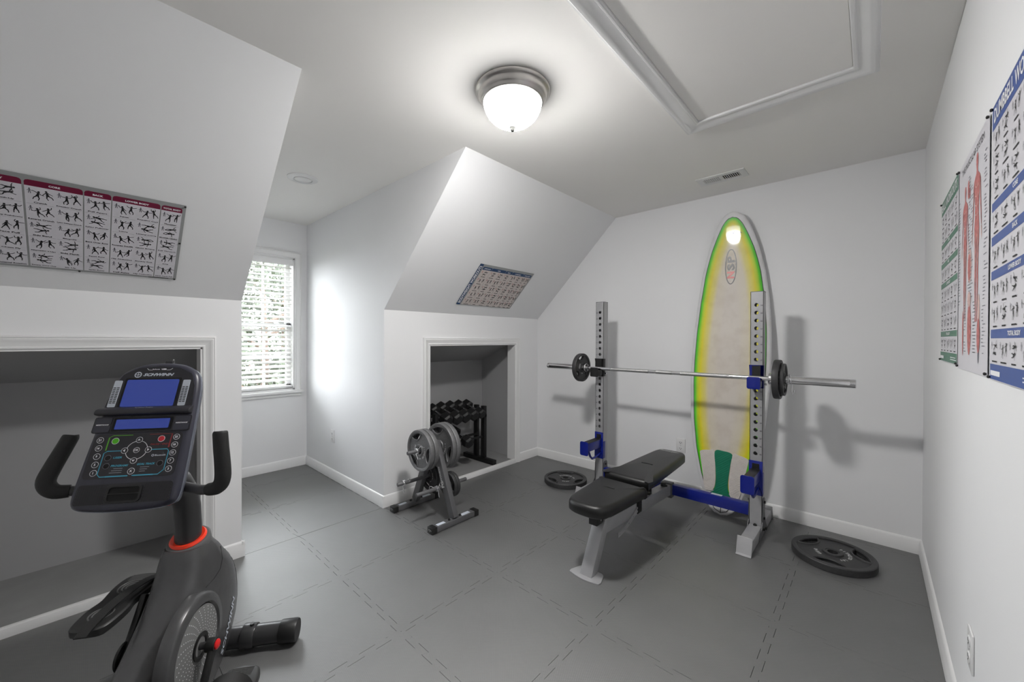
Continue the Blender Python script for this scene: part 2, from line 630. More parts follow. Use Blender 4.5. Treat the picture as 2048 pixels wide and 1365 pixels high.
# ------------------------------------------------------------------ foam tiles
TS, TX0, TY0 = 0.6, -2.724, 0.945
AMP, NT_ = 0.0135, 10


def wave():
    """interlocking edge along t in 0..1 as (t, offset)"""
    pts = [(0, 0)]
    for k in range(NT_):
        a, c = (k + .0) / NT_, (k + 1.) / NT_
        s = AMP if k % 2 == 0 else -AMP
        d = .010
        a2, c2 = a + (.012 if k == 0 else 0), c - (.012 if k == NT_ - 1 else 0)
        pts += [(a2 - (d if k else 0), s), (c2 + (d if k < NT_ - 1 else 0), s)]
    # dovetail: teeth slightly wider at their tip
    pts.append((1, 0))
    return pts


WV = wave()


def tile_poly():
    p = []
    p += [(t * TS, o) for t, o in WV[:-1]]
    p += [(TS + o, t * TS) for t, o in WV[:-1]]
    p += [(t * TS, TS + o) for t, o in reversed(WV)][:-1]
    p += [(o, t * TS) for t, o in reversed(WV)][:-1]
    g = 1 - .0018 / TS
    return [((x - TS / 2) * g + TS / 2, (y - TS / 2) * g + TS / 2) for x, y in p]


TPOLY = tile_poly()
TPOLY_R = [p for p in TPOLY if p[0] < TS - .03]
_k = max(i for i, p in enumerate(TPOLY_R) if p[1] < .03 and p[0] > .03)
TPOLY_R = TPOLY_R[:_k + 1] + [(TS, .001), (TS, TS - .001)] + TPOLY_R[_k + 1:]
TPOLY_L = [(-.0182, .001)] + [p for p in TPOLY if p[0] > .03] + [(-.0182, TS - .001)]


def clip(poly, ax, val, keep):
    out = []
    n = len(poly)
    ins = lambda p: (p[ax] - val) * keep >= 0
    for i in range(n):
        p, q = poly[i], poly[(i + 1) % n]
        if ins(p):
            out.append(p)
        if ins(p) != ins(q):
            t = (val - p[ax]) / (q[ax] - p[ax])
            out.append((p[0] + (q[0] - p[0]) * t, p[1] + (q[1] - p[1]) * t))
    return out


def tile_mesh(poly):
    m = MB()
    m.fill([poly], -.012, 0)
    return m


_full = None
rt = random.Random(4)


def place_tiles(x0, nx, y0, ny, cx0, cx1, cy0, cy1):
    global _full
    for i in range(nx):
        for j in range(ny):
            ox, oy = x0 + i * TS, y0 + j * TS
            if ox + TS < cx0 or ox > cx1 or oy + TS < cy0 or oy > cy1:
                if not (ox + TS + AMP > cx0 + .003 and ox - AMP < cx1 - .003 and oy + TS + AMP > cy0 + .003 and oy - AMP < cy1 - .003):
                    continue
            inside = abs(ox - TX0) > .01 and ox - AMP >= cx0 and ox + TS + AMP <= cx1 and oy - AMP >= cy0 and oy + TS + AMP <= cy1
            dz = rt.uniform(-.0004, .0001)
            if inside:
                if _full is None:
                    _full = tile_mesh(TPOLY).build('foam_tile', FOAM, floor, smooth=0)
                    o = _full
                else:
                    o = bpy.data.objects.new('foam_tile', _full.data)
                    COL.objects.link(o)
                    o.parent = floor
                o.location = (ox, oy, dz)
            else:
                p = [(a + ox, c + oy) for a, c in (TPOLY_L if abs(ox - TX0) < .01 else TPOLY_R if abs(ox + TS - cx1) < .003 else TPOLY)]
                for ax, v, kp in ((0, cx0, 1), (0, cx1, -1), (1, cy0, 1), (1, cy1, -1)):
                    p = clip(p, ax, v, kp) if p else p
                if len(p) < 3:
                    continue
                w = max(q[0] for q in p) - min(q[0] for q in p)
                h = max(q[1] for q in p) - min(q[1] for q in p)
                if w < .012 or h < .012:
                    continue
                q = [(a - ox, c - oy) for a, c in p]
                # drop doubled points left by the cut
                q = [p_ for i_, p_ in enumerate(q) if (Vector(p_) - Vector(q[i_ - 1])).length > 1e-5]
                mm = tile_mesh(q)
                o = mm.build('foam_tile', FOAM, floor, smooth=0)
                o.location = (ox, oy, dz)


place_tiles(TX0, 5, TY0 - 5 * TS, 10, -2.7425, XR - .0145, YF + .015, YB - .0145)
place_tiles(XK - .0015 - 3 * TS, 3, TY0 - TS, 3, XW + .0145, -2.7455, YD1 + .0145, YD2 - .0145)

# ================================================================== WINDOW
win = bpy.data.objects.new('window_1', None)
COL.objects.link(win)
win.matrix_basis = basis((0, 1, 0), (0, 0, 1), (1, 0, 0), (XW, 0, 0))   # local x = world Y, y = up, z = into the room
win['kind'] = 'structure'
moulding([(WY1, WZ0), (WY1, WZ1), (WY0, WZ1), (WY0, WZ0)], CASING, True, None).build('casing', TRIM, win)
MB().box(WY0 - .075, WY1 + .075, WZ0 - .03, WZ0 - .005, -.02, .045).build('sill', TRIM, win, bevel=.004)
j = MB()
j.box(WY0 - .002, WY0 + .012, WZ0, WZ1, -.14, 0).box(WY1 - .012, WY1 + .002, WZ0, WZ1, -.14, 0)
j.box(WY0, WY1, WZ0 - .002, WZ0 + .012, -.14, 0).box(WY0, WY1, WZ1 - .012, WZ1 + .002, -.14, 0)
j.build('jamb', TRIM, win, smooth=0)
ZM = 1.417
GLASS = bpy.data.materials.new('window_glass')
GLASS.use_nodes = True
_nt = GLASS.node_tree
_tr = _nt.nodes.new('ShaderNodeBsdfTransparent')
_gl = _nt.nodes.new('ShaderNodeBsdfGlossy')
_gl.inputs['Roughness'].default_value = 0.02
_mx = _nt.nodes.new('ShaderNodeMixShader')
_fr = _nt.nodes.new('ShaderNodeFresnel')
_fr.inputs['IOR'].default_value = 1.3
_nt.links.new(_fr.outputs[0], _mx.inputs[0])
_nt.links.new(_tr.outputs[0], _mx.inputs[1])
_nt.links.new(_gl.outputs[0], _mx.inputs[2])
_nt.links.new(_mx.outputs[0], _nt.nodes['Material Output'].inputs[0])
for (z0, z1, d) in ((WZ0 + .012, ZM + .02, -.085), (ZM - .02, WZ1 - .012, -.115)):
    a, c = WY0 + .012, WY1 - .012
    s = MB()
    s.box(a, a + .04, z0, z1, d - .015, d + .015).box(c - .04, c, z0, z1, d - .015, d + .015)
    s.box(a, c, z0, z0 + .04, d - .015, d + .015).box(a, c, z1 - .04, z1, d - .015, d + .015)
    so = s.build('sash', TRIM, win, smooth=0)
    ys = [a + .04 + (c - a - .08) * k / 3 for k in (1, 2)]
    zs = (z0 + z1) / 2
    for y in ys:
        MB().box(y - .009, y + .009, z0 + .04, z1 - .04, d - .008, d + .012).build('muntin', TRIM, so, smooth=0)
    MB().box(a + .04, c - .04, zs - .009, zs + .009, d - .007, d + .011).build('muntin', TRIM, so, smooth=0)
    xs = [a + .04] + ys + [c - .04]
    for i in range(3):
        for (p, q) in ((z0 + .04, zs), (zs, z1 - .04)):
            MB().box(xs[i], xs[i + 1], p, q, d - .002, d + .002).build('pane', GLASS, so, smooth=0)

bl = thing('window_blind', 'white horizontal slat blind, slats open, hanging inside the window casing', 'blind', basis((0, 1, 0), (0, 0, 1), (1, 0, 0), (XW, 0, 0)))
BLD = mat('blind_white', rgb(238, 238, 238), 0.4, var=0.01)
MB().box(WY0 + .016, WY1 - .016, WZ1 - .055, WZ1 - .014, -.055, -.008).build('headrail', BLD, bl, bevel=.002)
MB().box(WY0 + .014, WY1 - .014, WZ1 - .075, WZ1 - .013, -.007, .001).build('valance', BLD, bl, bevel=.002)
sl = MB()
prof = [(-.024, -.002), (-.012, .0008), (0, .0018), (.012, .0008), (.024, -.002), (.024, -.0042), (.012, -.0014), (0, -.0004), (-.012, -.0014), (-.024, -.0042)]
ct, st = math.cos(.46), -math.sin(.46)
vs = []
for x in (WY0 + .02, WY1 - .02):
    for (dz, dy) in prof:
        vs.append((x, dy * ct + dz * st, dz * ct - dy * st))
n = len(prof)
sl.add(vs, [(a, a + n, (a + 1) % n + n, (a + 1) % n) for a in range(n)] + [tuple(range(n)), tuple(reversed(range(n, 2 * n)))])
slat0 = sl.build('slat', BLD, bl, smooth=50)
slat0.location = (0, WZ1 - .095, -.032)
nsl = 0
z = WZ1 - .095
zs = []
while z > WZ0 + .065:
    zs.append(z)
    z -= .0445
for k, z in enumerate(zs[1:]):
    o = bpy.data.objects.new('slat', slat0.data)
    COL.objects.link(o)
    o.parent = bl
    o.location = (0, z, -.032)
MB().box(WY0 + .02, WY1 - .02, WZ0 + .022, WZ0 + .042, -.056, -.008).build('bottom_rail', BLD, bl, bevel=.003)
for y in (WY0 + .12, 1.09, WY1 - .12):
    MB().cyl((y, WZ0 + .03, -.006), (y, WZ1 - .06, -.006), .0012, n=6).cyl((y, WZ0 + .03, -.058), (y, WZ1 - .06, -.058), .0012, n=6).build('ladder_cord', BLD, bl)
MB().cyl((WY1 - .055, 1.25, .004), (WY1 - .055, WZ1 - .06, .004), .0015, n=6).cyl((WY1 - .055, 1.21, .004), (WY1 - .055, 1.25, .004), .006, .003, n=8).build('lift_cord', BLD, bl)

# outside the window: lawn and trees
LEAFA = mat('leaf_green', rgb(38, 46, 32), 0.6, var=0.4, scale=3)
LEAFB = mat('leaf_autumn', rgb(72, 54, 40), 0.6, var=0.35, scale=3)
BARK = mat('bark', rgb(70, 58, 50), 0.9, var=0.3, scale=10)
LAWN = mat('lawn', rgb(120, 122, 96), 0.95, var=0.2, scale=1.5)
struct(MB().box(-60, -4.6, -40, 40, -3.4, -3.2), 'ground', LAWN, smooth=0)


def tree(label, x, y, h, r, lm, seed, nleaf=2600):
    rn = random.Random(seed)
    t = thing('tree', label, 'tree', Matrix.Translation((x, y, -3.2)), 'trees outside the window')
    tr = MB().tube([(0, 0, 0), (.05, .03, h * .3), (-.04, .06, h * .6), (0, 0, h * .9)], [.16, .12, .08, .03], n=8)
    for k in range(9):
        a = rn.uniform(0, 2 * PI)
        z0 = h * rn.uniform(.25, .75)
        tr.tube([(0, 0, z0), (r * .5 * math.cos(a), r * .5 * math.sin(a), z0 + h * .08), (r * .9 * math.cos(a), r * .9 * math.sin(a), z0 + h * .13)], [.05, .03, .01], n=6)
    tr.build('trunk', BARK, t)
    f = MB()
    cl = [(rn.uniform(-1, 1) * r * .8, rn.uniform(-1, 1) * r * .8, h * rn.uniform(.28, 1.0), rn.uniform(.25, .5) * r) for _ in range(46)]
    for k in range(nleaf):
        cx, cy, cz, cr = cl[k % len(cl)]
        d = Vector((rn.gauss(0, 1), rn.gauss(0, 1), rn.gauss(0, .8))).normalized() * cr * rn.uniform(.3, 1)
        p = Vector((cx, cy, cz)) + d
        s = rn.uniform(.05, .11)
        u = Vector((rn.gauss(0, 1), rn.gauss(0, 1), rn.gauss(0, 1))).normalized()
        w = u.cross(Vector((rn.gauss(0, 1), rn.gauss(0, 1), rn.gauss(0, 1)))).normalized()
        f.add([p - u * s, p + w * s * .5, p + u * s, p - w * s * .5], [(0, 1, 2, 3)])
    f.build('foliage', lm, t, smooth=0, kind='stuff')


tree('green leafy tree filling the middle of the window', -10.2, 2.75, 6.6, 1.7, LEAFA, 1, 9000)
tree('tall green tree farther back behind the window blind', -15.5, 4.8, 9.0, 2.6, LEAFA, 2, 7000)
tree('short autumn brown tree low in the window', -7.3, 1.95, 3.6, .85, LEAFB, 3, 3000)

# ================================================================== CEILING FIXTURES
LP = Vector((-1.236, 1.345, ZC))
lamp = thing('ceiling_light', 'flush-mount dome ceiling light with brushed nickel rings, lit', 'ceiling light', Matrix.Translation(LP))
pan = MB().lathe([(0, -.001), (.166, -.001), (.172, -.004), (.172, -.012), (.166, -.018), (.160, -.020), (.156, -.026), (.156, -.036), (.150, -.044), (.146, -.047), (.144, -.056), (.139, -.060), (.128, -.060), (.128, -.03), (0, -.03)], 64)
pan.build('pan', NICKEL, lamp, smooth=50)
GL = bpy.data.materials.new('lit_opal_glass')
GL.use_nodes = True
gb = GL.node_tree.nodes['Principled BSDF']
gb.inputs['Base Color'].default_value = (.9, .9, .88, 1)
gb.inputs['Roughness'].default_value = .25
gb.inputs['Emission Color'].default_value = (1.0, .985, .965, 1)
_gt = GL.node_tree
_tc = _gt.nodes.new('ShaderNodeTexCoord')
_sp = _gt.nodes.new('ShaderNodeSeparateXYZ')
_mr = _gt.nodes.new('ShaderNodeMapRange')
_mr.interpolation_type = 'SMOOTHSTEP'
_gt.links.new(_tc.outputs['Object'], _sp.inputs[0])
_gt.links.new(_sp.outputs['Z'], _mr.inputs['Value'])
for _k, _v in (('From Min', -.094), ('From Max', -.158), ('To Min', LAMP_RIM), ('To Max', LAMP_STRENGTH)):
    _mr.inputs[_k].default_value = _v
_gt.links.new(_mr.outputs['Result'], gb.inputs['Emission Strength'])
pr = []
for k in range(13):
    a = PI / 2 * k / 12
    pr.append((.136 * math.cos(a), -.05 - .118 * math.sin(a)))
pr[-1] = (0.0005, -.168)
MB().lathe(pr, 56).build('glass_dome', GL, lamp, smooth=80)
MB().lathe([(0.0005, -.160), (.015, -.163), (.016, -.172), (.011, -.178), (.011, -.183), (.006, -.189), (0.0005, -.190)], 20).build('finial', mat('finial_dark_nickel', (.012, .012, .011, 1), .6, spec=.2), lamp)

sp = thing('ceiling_disc', 'round white ceiling disc with raised centre beside the window dormer', 'ceiling vent', Matrix.Translation((-3.03, 1.07, ZC)))
MB().lathe([(0, 0), (.100, 0), (.100, -.003), (.092, -.008), (.062, -.011), (.060, -.006), (.056, -.006)], 40).build('rim', WHITE, sp)
MB().lathe([(.056, -.004), (.054, -.012), (.046, -.016), (0.0005, -.017)], 32).build('centre', WHITE, sp)

ve = thing('ceiling_vent', 'white rectangular louvred air vent in the ceiling near the back wall', 'vent', Matrix.Translation((-.797, 3.057, ZC)))
VW, VH = .155, .078
MB().fill([rrect(-VW, VW, -VH, VH, .004, 2), [(-.115, -.038), (-.115, .038), (-.006, .038), (-.006, -.038)], [(.006, -.038), (.006, .038), (.115, .038), (.115, -.038)]], -.006, 0, None).build('frame', WHITE, ve, bevel=.0015)
MB().box(-.118, .118, -.04, .04, -.0012, -.0002).build('duct', SLOT, ve, smooth=0)
for k in range(9):
    x = -.110 + k * .0125
    sb = MB()
    sb.box(-.0045, .0045, -.038, .038, -.0007, .0007)
    o = sb.build('louvre', WHITE, ve, smooth=0)
    o.matrix_basis = Matrix.Translation((x, 0, -.0055)) @ Matrix.Rotation(-.75, 4, 'Y')
for k in range(9):
    x = .010 + k * .0125
    o = bpy.data.objects.new('louvre', o.data)
    COL.objects.link(o)
    o.parent = ve
    o.matrix_basis = Matrix.Translation((x, 0, -.0055)) @ Matrix.Rotation(.55, 4, 'Y')


def outlet(label, M):
    t = thing('power_outlet', label, 'outlet', M)
    MB().box(-.037, .037, -.059, .059, 0, .006).build('cover_plate', WHITE, t, bevel=.003)
    for s in (-1, 1):
        r = MB()
        r.fill([rrect(-.017, .017, s * .024 - .014, s * .024 + .014, .010, 4)], .006, .0085)
        ro = r.build('receptacle', WHITE, t)
        MB().box(-.008, -.005, s * .024 - .002, s * .024 + .008, .0084, .0089).box(.005, .008, s * .024 - .002, s * .024 + .006, .0084, .0089).cyl((0, s * .024 - .007, .0084), (0, s * .024 - .007, .0089), .003, n=10).build('slots', SLOT, ro, smooth=0)
    MB().cyl((0, 0, .006), (0, 0, .0072), .003, n=10).build('screw', STEEL, t)


outlet('white power outlet on the bright dormer wall beside the window', basis((1, 0, 0), (0, 0, 1), (0, -1, 0), (-3.648, YD2, .39)))
outlet('white power outlet on the back wall behind the bench', basis((1, 0, 0), (0, 0, 1), (0, -1, 0), (-1.19, YB, .395)))
outlet('white power outlet low on the right wall near the camera', basis((0, -1, 0), (0, 0, 1), (-1, 0, 0), (XR, 1.795, .365)))


# ================================================================== POSTERS
def limb(mb, p, q, w, z):
    mb.stroke([p, q], w, z)


def figure(mb, x, y, h, rn, z, lying=False):
    """tiny exercise pictogram, h = height"""
    rot = rn.uniform(1.25, 1.6) * rn.choice((-1, 1)) if lying else rn.uniform(-.25, .25)
    c, s = math.cos(rot), math.sin(rot)
    P = lambda a, b_: (x + (a * c - b_ * s) * h, y + (a * s + b_ * c) * h)
    mb.flat([P(.09 * math.cos(k * PI / 3), .40 + .10 * math.sin(k * PI / 3)) for k in range(6)], z)
    limb(mb, P(0, .30), P(0, .02), h * .15, z)
    mb.flat([P(-.10, .05), P(.10, .05), P(.12, -.12), P(-.12, -.12)], z)
    for sg in (-1, 1):
        a = rn.uniform(.3, 2.6)
        e = P(sg * .2 * math.sin(a) + sg * .05, .27 - .2 * math.cos(a))
        a2 = a + rn.uniform(-.2, 1.2)
        limb(mb, P(sg * .05, .28), e, h * .06, z)
        limb(mb, e, P(sg * (.05 + .2 * math.sin(a) + .2 * math.sin(a2)), .27 - .2 * math.cos(a) - .2 * math.cos(a2)), h * .05, z)
        g = rn.uniform(.05, .9)
        k = P(sg * (.06 + .24 * math.sin(g)), -.1 - .22 * math.cos(g))
        limb(mb, P(sg * .06, -.1), k, h * .085, z)
        g2 = g - rn.uniform(.0, 1.0)
        limb(mb, k, P(sg * (.06 + .24 * math.sin(g) + .2 * math.sin(g2)), -.1 - .22 * math.cos(g) - .24 * math.cos(g2)), h * .06, z)


def mini_man(mb, x, y, h, z):
    mb.stroke([(x, y + h * .5), (x, y - h * .05)], h * .16, z)
    for s in (-1, 1):
        mb.stroke([(x, y + h * .3), (x + s * h * .25, y - .02 * h)], h * .06, z)
        mb.stroke([(x + s * h * .05, y), (x + s * h * .12, y - h * .5)], h * .09, z)


def cell(figs, light, caps, x0, x1, y0, y1, rn, name=None, capw=.72, capA=False):
    w, h = x1 - x0, y1 - y0
    z = .0018
    mini_man(light, x0 + w * .16, y0 + h * .74, h * .30, z)
    ly = rn.random() < .4
    if ly:
        figure(figs, x0 + w * .56, y0 + h * .72, h * .52, rn, z, True)
        figure(figs, x0 + w * .50, y0 + h * .42, h * .52, rn, z, True)
    else:
        figure(figs, x0 + w * .42, y0 + h * .52, h * .52, rn, z)
        figure(figs, x0 + w * .76, y0 + h * .60, h * .52, rn, z)
    if name:
        tw = min(w * .9, len(name) * h * .072)
        put_text(caps, name, (x0 + x1) / 2, y0 + h * .09, z, h=h * .085, w=tw, bold=.03)
    else:
        cw = w * rn.uniform(.35, .6)
        caps.rect((x0 + x1) / 2 - cw / 2, (x0 + x1) / 2 + cw / 2, y0 + h * .055, y0 + h * .115, z)


def paper(t, x0, x1, y0, y1, m, curl=0.0):
    return MB().box(x0, x1, y0, y1, 0.0, .0008).build('paper', m, t, smooth=0)


def pins(t, pts):
    for p in pts:
        MB().lathe([(0.0002, .0075), (.0035, .0065), (.0045, .004), (.003, .001)], 10, Matrix.Translation((p[0], p[1], 0))).build('push_pin', PINM, t)


SL = Vector((XS - XK, 0, ZC - ZK)).normalized()
SN = Vector((0, 1, 0)).cross(SL)


def slope_frame(y, d):
    o = Vector((XK, y, ZK)) + SL * d + SN * .004
    return basis((0, 1, 0), SL, SN, o)


# left slope: burgundy chart. local x from the right edge backwards
rn = random.Random(11)
PL = thing('workout_poster', 'white exercise chart with burgundy headers pinned to the sloped ceiling above the bike', 'poster', slope_frame(.324, .118))
PHT = .442
paper(PL, -.690, 0, 0, PHT, PAPER_G)
cols = [(-.642, -.481, 'UPPER BODY', 2, [['Chest Press', 'Shoulder Press', 'Bicep Curl', 'Front Raise', 'Upright Row'], ['Push-Up', 'Tricep Pushdowns', 'Face Pull', 'Chest Fly', 'External Rotation']]),
        (-.475, -.324, 'CORE', 2, [['Crunch', 'Reverse Crunch', 'Side Bend', 'Alternating V-Ups', 'Reverse Wood Chop'], ['Kneeling Crunch', 'Lying Oblique Crunch', 'Bicycle', 'Side Plank', 'Sit Up']]),
        (-.320, -.243, 'BACK', 1, [['Pull Apart', 'Lying Pullover', 'Bent Over Row', 'Squat Row', 'Split Row']]),
        (-.239, -.088, 'LOWER BODY', 2, [['Squat', 'Lunge', 'Romanian Deadlift', 'Hip Abduction', 'Calf Raise'], ['Kneeling Curl', 'Lateral Lunge', 'Glute Bridge', 'Donkey Kick', 'Hip Adduction']]),
        (-.084, -.012, 'TOTAL BODY', 1, [['Thruster', 'Mountain Climber', 'Pull Through', 'Jump', 'Squat Squat Pull']])]
fg, lt, cp, wt = MB(), MB(), MB(), MB()
BT = .010
TT = .424
HB = .026
for (x0, x1, nm, nc, names) in cols:
    MB().flat([(x0, BT), (x1, BT), (x1, TT - HB), (x0, TT - HB)], .0011).build('chart_column', PAPER, PL, smooth=0)
    r = .010
    top = [(x0, TT - HB), (x1, TT - HB), (x1, TT - r), (x1 - r * .3, TT - r * .3), (x1 - r, TT), (x0 + r, TT), (x0 + r * .3, TT - r * .3), (x0, TT - r)]
    MB().flat(top, .0012).build('header_band', BURG, PL, smooth=0)
    put_text(wt, nm, (x0 + x1) / 2, TT - HB / 2 - .001, .0018, h=.0085, w=min((x1 - x0) * .85, len(nm) * .0075), bold=.04)
    for c in range(nc):
        a = x0 + (x1 - x0) * c / nc
        d = x0 + (x1 - x0) * (c + 1) / nc
        for r_ in range(5):
            yb = BT + (TT - HB - BT) * (4 - r_) / 5
            cell(fg, lt, cp, a, d, yb, yb + (TT - HB - BT) / 5, rn, names[c][r_])
            if r_:
                lt.rect(a + .003, d - .003, yb + (TT - HB - BT) / 5 - .0003, yb + (TT - HB - BT) / 5 + .0002, .0016)
MB().rect(-.688, -.648, .004, PHT - .004, .0012).build('title_band', BURG, PL, smooth=0)
put_text(wt, 'WORKOUTS', -.668, .22, .0018, h=.024, w=.34, rot=PI / 2, bold=.03)
fg.build('printed_figures', INK, PL, smooth=0, kind='stuff')
lt.build('printed_body_icons', INK_G, PL, smooth=0, kind='stuff')
cp.build('printed_captions', INK, PL, smooth=0, kind='stuff')
wt.build('printed_headings', INK_W, PL, smooth=0, kind='stuff')
foot = MB()
foot.rect(-.105, -.030, .0035, .0065, .0016)
foot.build('printed_footer', INK, PL, smooth=0)
pins(PL, [(-.004, PHT - .006), (-.006, PHT * .52), (-.007, .005), (-.335, .004)])

# right slope: navy chart with rotated title
PR = thing('workout_poster', 'cream exercise chart with navy title band on the sloped ceiling beside the dormer', 'poster', slope_frame(2.176, .118))
paper(PR, 0, .682, 0, PHT, PAPER_G)
MB().rect(.001, .040, .001, PHT - .001, .0011).build('title_band', NAVY, PR, smooth=0)
fg, lt, cp, wt = MB(), MB(), MB(), MB()
put_text(wt, 'BODYWEIGHT WORKOUTS', .0205, PHT / 2, .0018, h=.027, w=.40, rot=PI / 2, bold=.03)
x = .052
TT = .418
for nm, w, nc in (('UPPER BODY', .105, 1), ('CORE', .168, 2), ('BACK', .086, 1), ('LOWER BODY', .148, 2), ('TOTAL BODY', .112, 2)):
    x0, x1 = x, x + w
    MB().rect(x0, x1 - .002, .006, TT - .03, .0011).build('chart_column', PAPER_W, PR, smooth=0)
    MB().flat([(x0, TT - .03), (x1 - .002, TT - .03), (x1 - .002, TT - .006), (x1 - .008, TT), (x0 + .006, TT), (x0, TT - .006)], .0012).build('header_band', NAVY, PR, smooth=0)
    put_text(wt, nm, (x0 + x1) / 2, TT - .016, .0018, h=.010, w=min(w * .7, len(nm) * .008), bold=.03)
    for c in range(nc):
        a, d = x0 + w * c / nc, x0 + w * (c + 1) / nc
        for r_ in range(5):
            yb = .006 + (TT - .036) * (4 - r_) / 5
            cell(fg, lt, cp, a, d, yb, yb + (TT - .036) / 5, rn)
    x = x1
fg.rect(.58, .672, .002, .006, .0016)
fg.build('printed_figures', INK, PR, smooth=0, kind='stuff')
lt.build('printed_body_icons', MUSCLE, PR, smooth=0, kind='stuff')
cp.build('printed_captions', INK, PR, smooth=0, kind='stuff')
wt.build('printed_headings', INK_W, PR, smooth=0, kind='stuff')


# right wall posters
def wall_frame(y, z):
    return basis((0, -1, 0), (0, 0, 1), (-1, 0, 0), (XR - .003, y, z))


def band_poster(label, y, z, w, h, col, title, bands, ncol, rows, seed):
    rn = random.Random(seed)
    t = thing('workout_poster', label, 'poster', wall_frame(y, z))
    paper(t, 0, w, 0, h, PAPER)
    fg, lt, cp, wt = MB(), MB(), MB(), MB()
    MB().rect(.002, w - .002, h - .062, h - .002, .0012).build('title_band', col, t, smooth=0)
    put_text(wt, title, w / 2, h - .030, .0018, h=.036, w=w * .9, bold=.02)
    MB().rect(.002, w - .002, .002, .040, .0012).build('footer_band', col, t, smooth=0)
    wt.rect(.012, .11, .012, .024, .0018)
    wt.rect(w - .16, w - .012, .014, .017, .0018)
    wt.rect(w - .16, w - .03, .022, .025, .0018)
    tot = sum(rows)
    y1 = h - .064
    avail = y1 - .042 - .026 * len(bands)
    rh = avail / tot
    for i, rws in enumerate(rows):
        if i > 0:
            nm = bands[i - 1]
            MB().rect(.006, w - .006, y1 - .024, y1 - .002, .0012).build('section_band', col, t, smooth=0)
            put_text(wt, nm, w / 2, y1 - .013, .0018, h=.011, w=len(nm) * .0105, bold=.03)
            y1 -= .026
        for r_ in range(rws):
            for c in range(ncol):
                a, d = .008 + (w - .016) * c / ncol, .008 + (w - .016) * (c + 1) / ncol
                cell(fg, lt, cp, a, d, y1 - rh, y1, rn)
            y1 -= rh
    fg.build('printed_figures', INK, t, smooth=0, kind='stuff')
    lt.build('printed_body_icons', INK_G, t, smooth=0, kind='stuff')
    cp.build('printed_captions', INK, t, smooth=0, kind='stuff')
    wt.build('printed_headings', INK_W, t, smooth=0, kind='stuff')
    pins(t, [(.006, h - .006), (w - .006, h - .006), (.006, .006), (w - .006, .006)])
    return t


band_poster('exercise chart with green bands on the right wall, farthest from the camera', 2.570, 1.203, .462, .690, PGREEN, 'BALL WORKOUTS', ['CORE', 'BACK', 'LOWER BODY', 'TOTAL BODY'], 5, [2, 1, 1, 3, 1], 21)
band_poster('exercise chart with blue bands on the right wall, nearest the camera', 1.568, 1.193, .462, .690, PBLUE, 'DUMBBELL WORKOUTS', ['CORE', 'BACK', 'LOWER BODY', 'TOTAL BODY'], 5, [3, 1, 1, 2, 1], 22)

AN = thing('anatomy_poster', 'white muscle anatomy chart with red figures between the green and blue charts', 'poster', wall_frame(2.088, 1.195))
AW, AH = .485, .692
paper(AN, 0, AW, 0, AH, PAPER)


def human(mb, mp, x, y, h, back=False):
    z = .0014
    S = lambda pts: [(x + p[0] * h, y + p[1] * h) for p in pts]
    half = [(0, .50), (.022, .49), (.03, .46), (.026, .425), (.018, .405), (.022, .385), (.055, .370), (.085, .352), (.095, .315), (.075, .285), (.066, .24), (.056, .18), (.058, .13), (.072, .07), (.07, -.01), (.058, -.10), (.052, -.20), (.056, -.27), (.042, -.36), (.030, -.44), (.036, -.485), (.010, -.49), (.014, -.40), (.012, -.30), (.010, -.20), (.006, -.05), (0, .03)]
    for s in (1, -1):
        mb.flat(S([(s * a, c) for a, c in half]), z)
        arm = [(.085, .352), (.105, .325), (.112, .26), (.122, .19), (.138, .10), (.142, .05), (.128, .06), (.112, .12), (.096, .19), (.086, .25), (.08, .30)]
        mb.flat(S([(s * a, c) for a, c in arm]), z)
        mp.flat(S([(s * a, c) for a, c in [(.124, .05), (.146, .05), (.15, .0), (.138, -.03), (.126, .01)]]), z)
        for k in range(4):
            c0 = .30 - k * .055
            mp.stroke(S([(s * .008, c0), (s * .045, c0 + .012)]), h * .006, .0018)
        for (p, q) in (((.05, .05), (.034, -.16)), ((.028, .02), (.03, -.18)), ((.044, -.24), (.03, -.40)), ((.098, .30), (.108, .2)), ((.112, .17), (.132, .07))):
            mp.stroke(S([(s * p[0], p[1]), (s * q[0], q[1])]), h * .007, .0018)


r1, r2, bk, gy = MB(), MB(), MB(), MB()
human(r1, r2, .130, .380, .44, True)
human(r1, r2, .325, .395, .50)
put_text(bk, 'THE MUSCULAR SYSTEM', AW / 2, AH - .032, .0016, h=.020, w=.36, bold=.0)


def blob(mb, x, y, rx, ry, z=.0014, n=18):
    mb.flat([(x + rx * math.cos(2 * PI * k / n), y + ry * math.sin(2 * PI * k / n)) for k in range(n)], z)


blob(r1, .185, .575, .016, .030)
blob(r1, .205, .560, .014, .016)
blob(r2, .215, .330, .036, .055)
blob(r1, .215, .325, .022, .042, .0018)
blob(r1, .215, .135, .032, .085)
blob(r2, .215, .225, .028, .024, .0018)
blob(r1, .100, .120, .012, .075)
blob(r2, .365, .170, .016, .06)
blob(r1, .365, .110, .022, .05, .0018)
blob(gy, .365, .065, .010, .035, .0016)
rn = random.Random(5)
for (cx, yy0, yy1, off) in ((.130, .22, .58, .085), (.325, .22, .62, .095), (.215, .06, .22, .055), (.365, .06, .22, .04)):
    y = yy0
    while y < yy1:
        for s in (-1, 1):
            if rn.random() < .8:
                w = rn.uniform(.018, .04)
                x0 = cx + s * (off + rn.uniform(0, .02))
                gy.rect(min(x0, x0 + s * w), max(x0, x0 + s * w), y, y + .0025, .0016)
        y += .010
r1.build('printed_muscles', MUSCLE, AN, smooth=0, kind='stuff')
r2.build('printed_tendons', MUSCLE2, AN, smooth=0, kind='stuff')
gy.build('printed_notes', INK_G, AN, smooth=0, kind='stuff')
bk.build('printed_title', INK, AN, smooth=0, kind='stuff')
